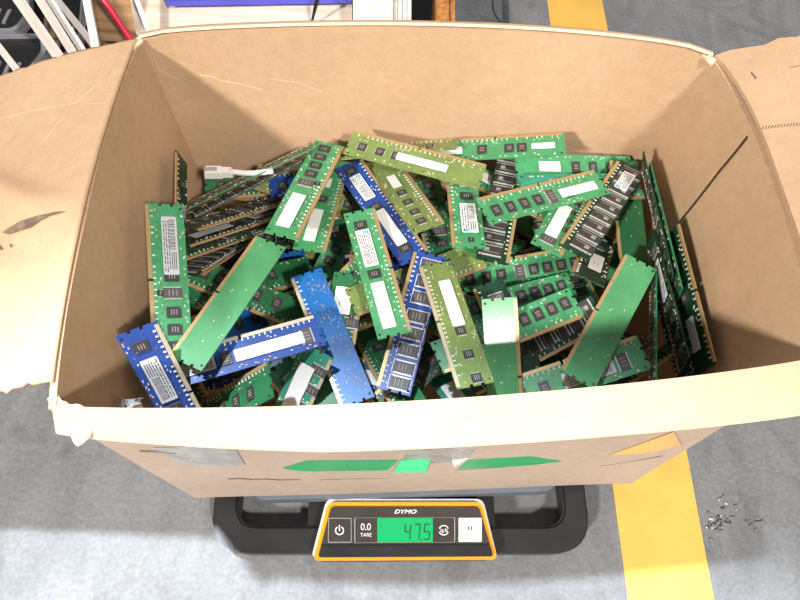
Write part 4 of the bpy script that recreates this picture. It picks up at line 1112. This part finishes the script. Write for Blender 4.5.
m = MB(); A, B = bp(131, 40, .115), bp(104, 0, .15); m.tube([A - (B - A) * .2, A, B, A + (B - A) * 2], .0042, 'red_plastic', 12)
o = m.build('red_rod', smooth=True); tag(o, 'red plastic rod leaning over the brown pallet behind the box corner', 'rod')
# black crates with grey rims
def crate(pxs, z, label):
    root = empty('plastic_crate', bp(pxs[0][0], pxs[0][1], ZP)); tag(root, label, 'crate')
    pts = [bp(x, y, z)[:2] for x, y in pxs]
    ar = sum(pts[i][0] * pts[(i + 1) % len(pts)][1] - pts[(i + 1) % len(pts)][0] * pts[i][1] for i in range(len(pts)))
    if ar < 0: pts = pts[::-1]
    c = sum(pts) / len(pts)
    o_ = rounded(pts, .010, 6); i_ = [p + (c - p) / np.linalg.norm(c - p) * .006 for p in o_]; w_ = [p + (c - p) / np.linalg.norm(c - p) * .012 for p in o_]
    m = MB(); ring(o_, i_, z - .012, z, 'gray_rim', m); part(m, 'crate_rim', root)
    m = MB(); ring(i_, w_, ZP + .001, z - .004, 'black_plastic', m); m.prism(i_, ZP, ZP + .004, 'black_plastic')
    part(m, 'crate_body', root)
    # dark grooved insert sunk in the crate
    m = MB(); m.prism(w_, ZP + .004, z - .010, 'dark_plastic')
    for k in range(5):
        p = c + np.array([-.024 + .012 * k, -.012]); m.box((p[0], p[1], z - .009), (.002, .012, .001), 'gray_rim')
    part(m, 'crate_insert', root)
crate([(-70, 84), (26, 78), (47, 50), (44, 33), (-70, 36)], .15, 'black plastic crate with a grey rim, the nearer one at the far left')
crate([(-70, 31), (16, 31), (30, 14), (27, -30), (-70, -30)], .152, 'black plastic crate with a grey rim, the farther one at the far left')
crate([(57, 64), (80, 40), (84, -30), (52, -30), (52, 12), (59, 34)], .13, 'dark crate behind the white sticks, right of the grey rimmed pair')
# marks and scraps on the floor
flat('flake_mid', srgb(128, 124, 120), 0.8)
m = MB()
quad_box([(503, 30), (509.5, 30), (507, -40), (501, -40)], 0.0, .0008, 'floor_strip', m)
o = m.build('dark_strip'); tag(o, 'dark strip on the grey floor behind the box, left of the yellow line', 'strip')
m = MB(); m.tube([bp(501, 22, .001), bp(496, 16, .001), bp(493, 8, .001), bp(493, -8, .001)], .0012, 'floor_strip', 6)
o = m.build('thin_cord'); tag(o, 'thin curved cord on the floor beside the dark strip', 'cord')
m = MB(); r3 = random.Random(4)
for k in range(46):
    cx_, cy_ = r3.choice([(722, 520), (722, 520), (715, 528), (755, 524), (722, 502)])
    p = bp(cx_ + r3.gauss(0, 6), cy_ + r3.gauss(0, 4.5), .001); a = r3.uniform(0, 3.14)
    m.box(p + np.array([0, 0, .0006]), (r3.uniform(.0006, .0032), r3.uniform(.0004, .0012), .0005), r3.choice(['flake_pale', 'flake_dark', 'flake_mid', 'flake_mid', 'flake_mid']), [[math.cos(a), math.sin(a), .0], [-math.sin(a), math.cos(a), 0], [0, 0, 1]], top=.6)
o = m.build('debris'); tag(o, 'scraps and flakes of dirt on the floor right of the yellow line', 'debris', kind='stuff')
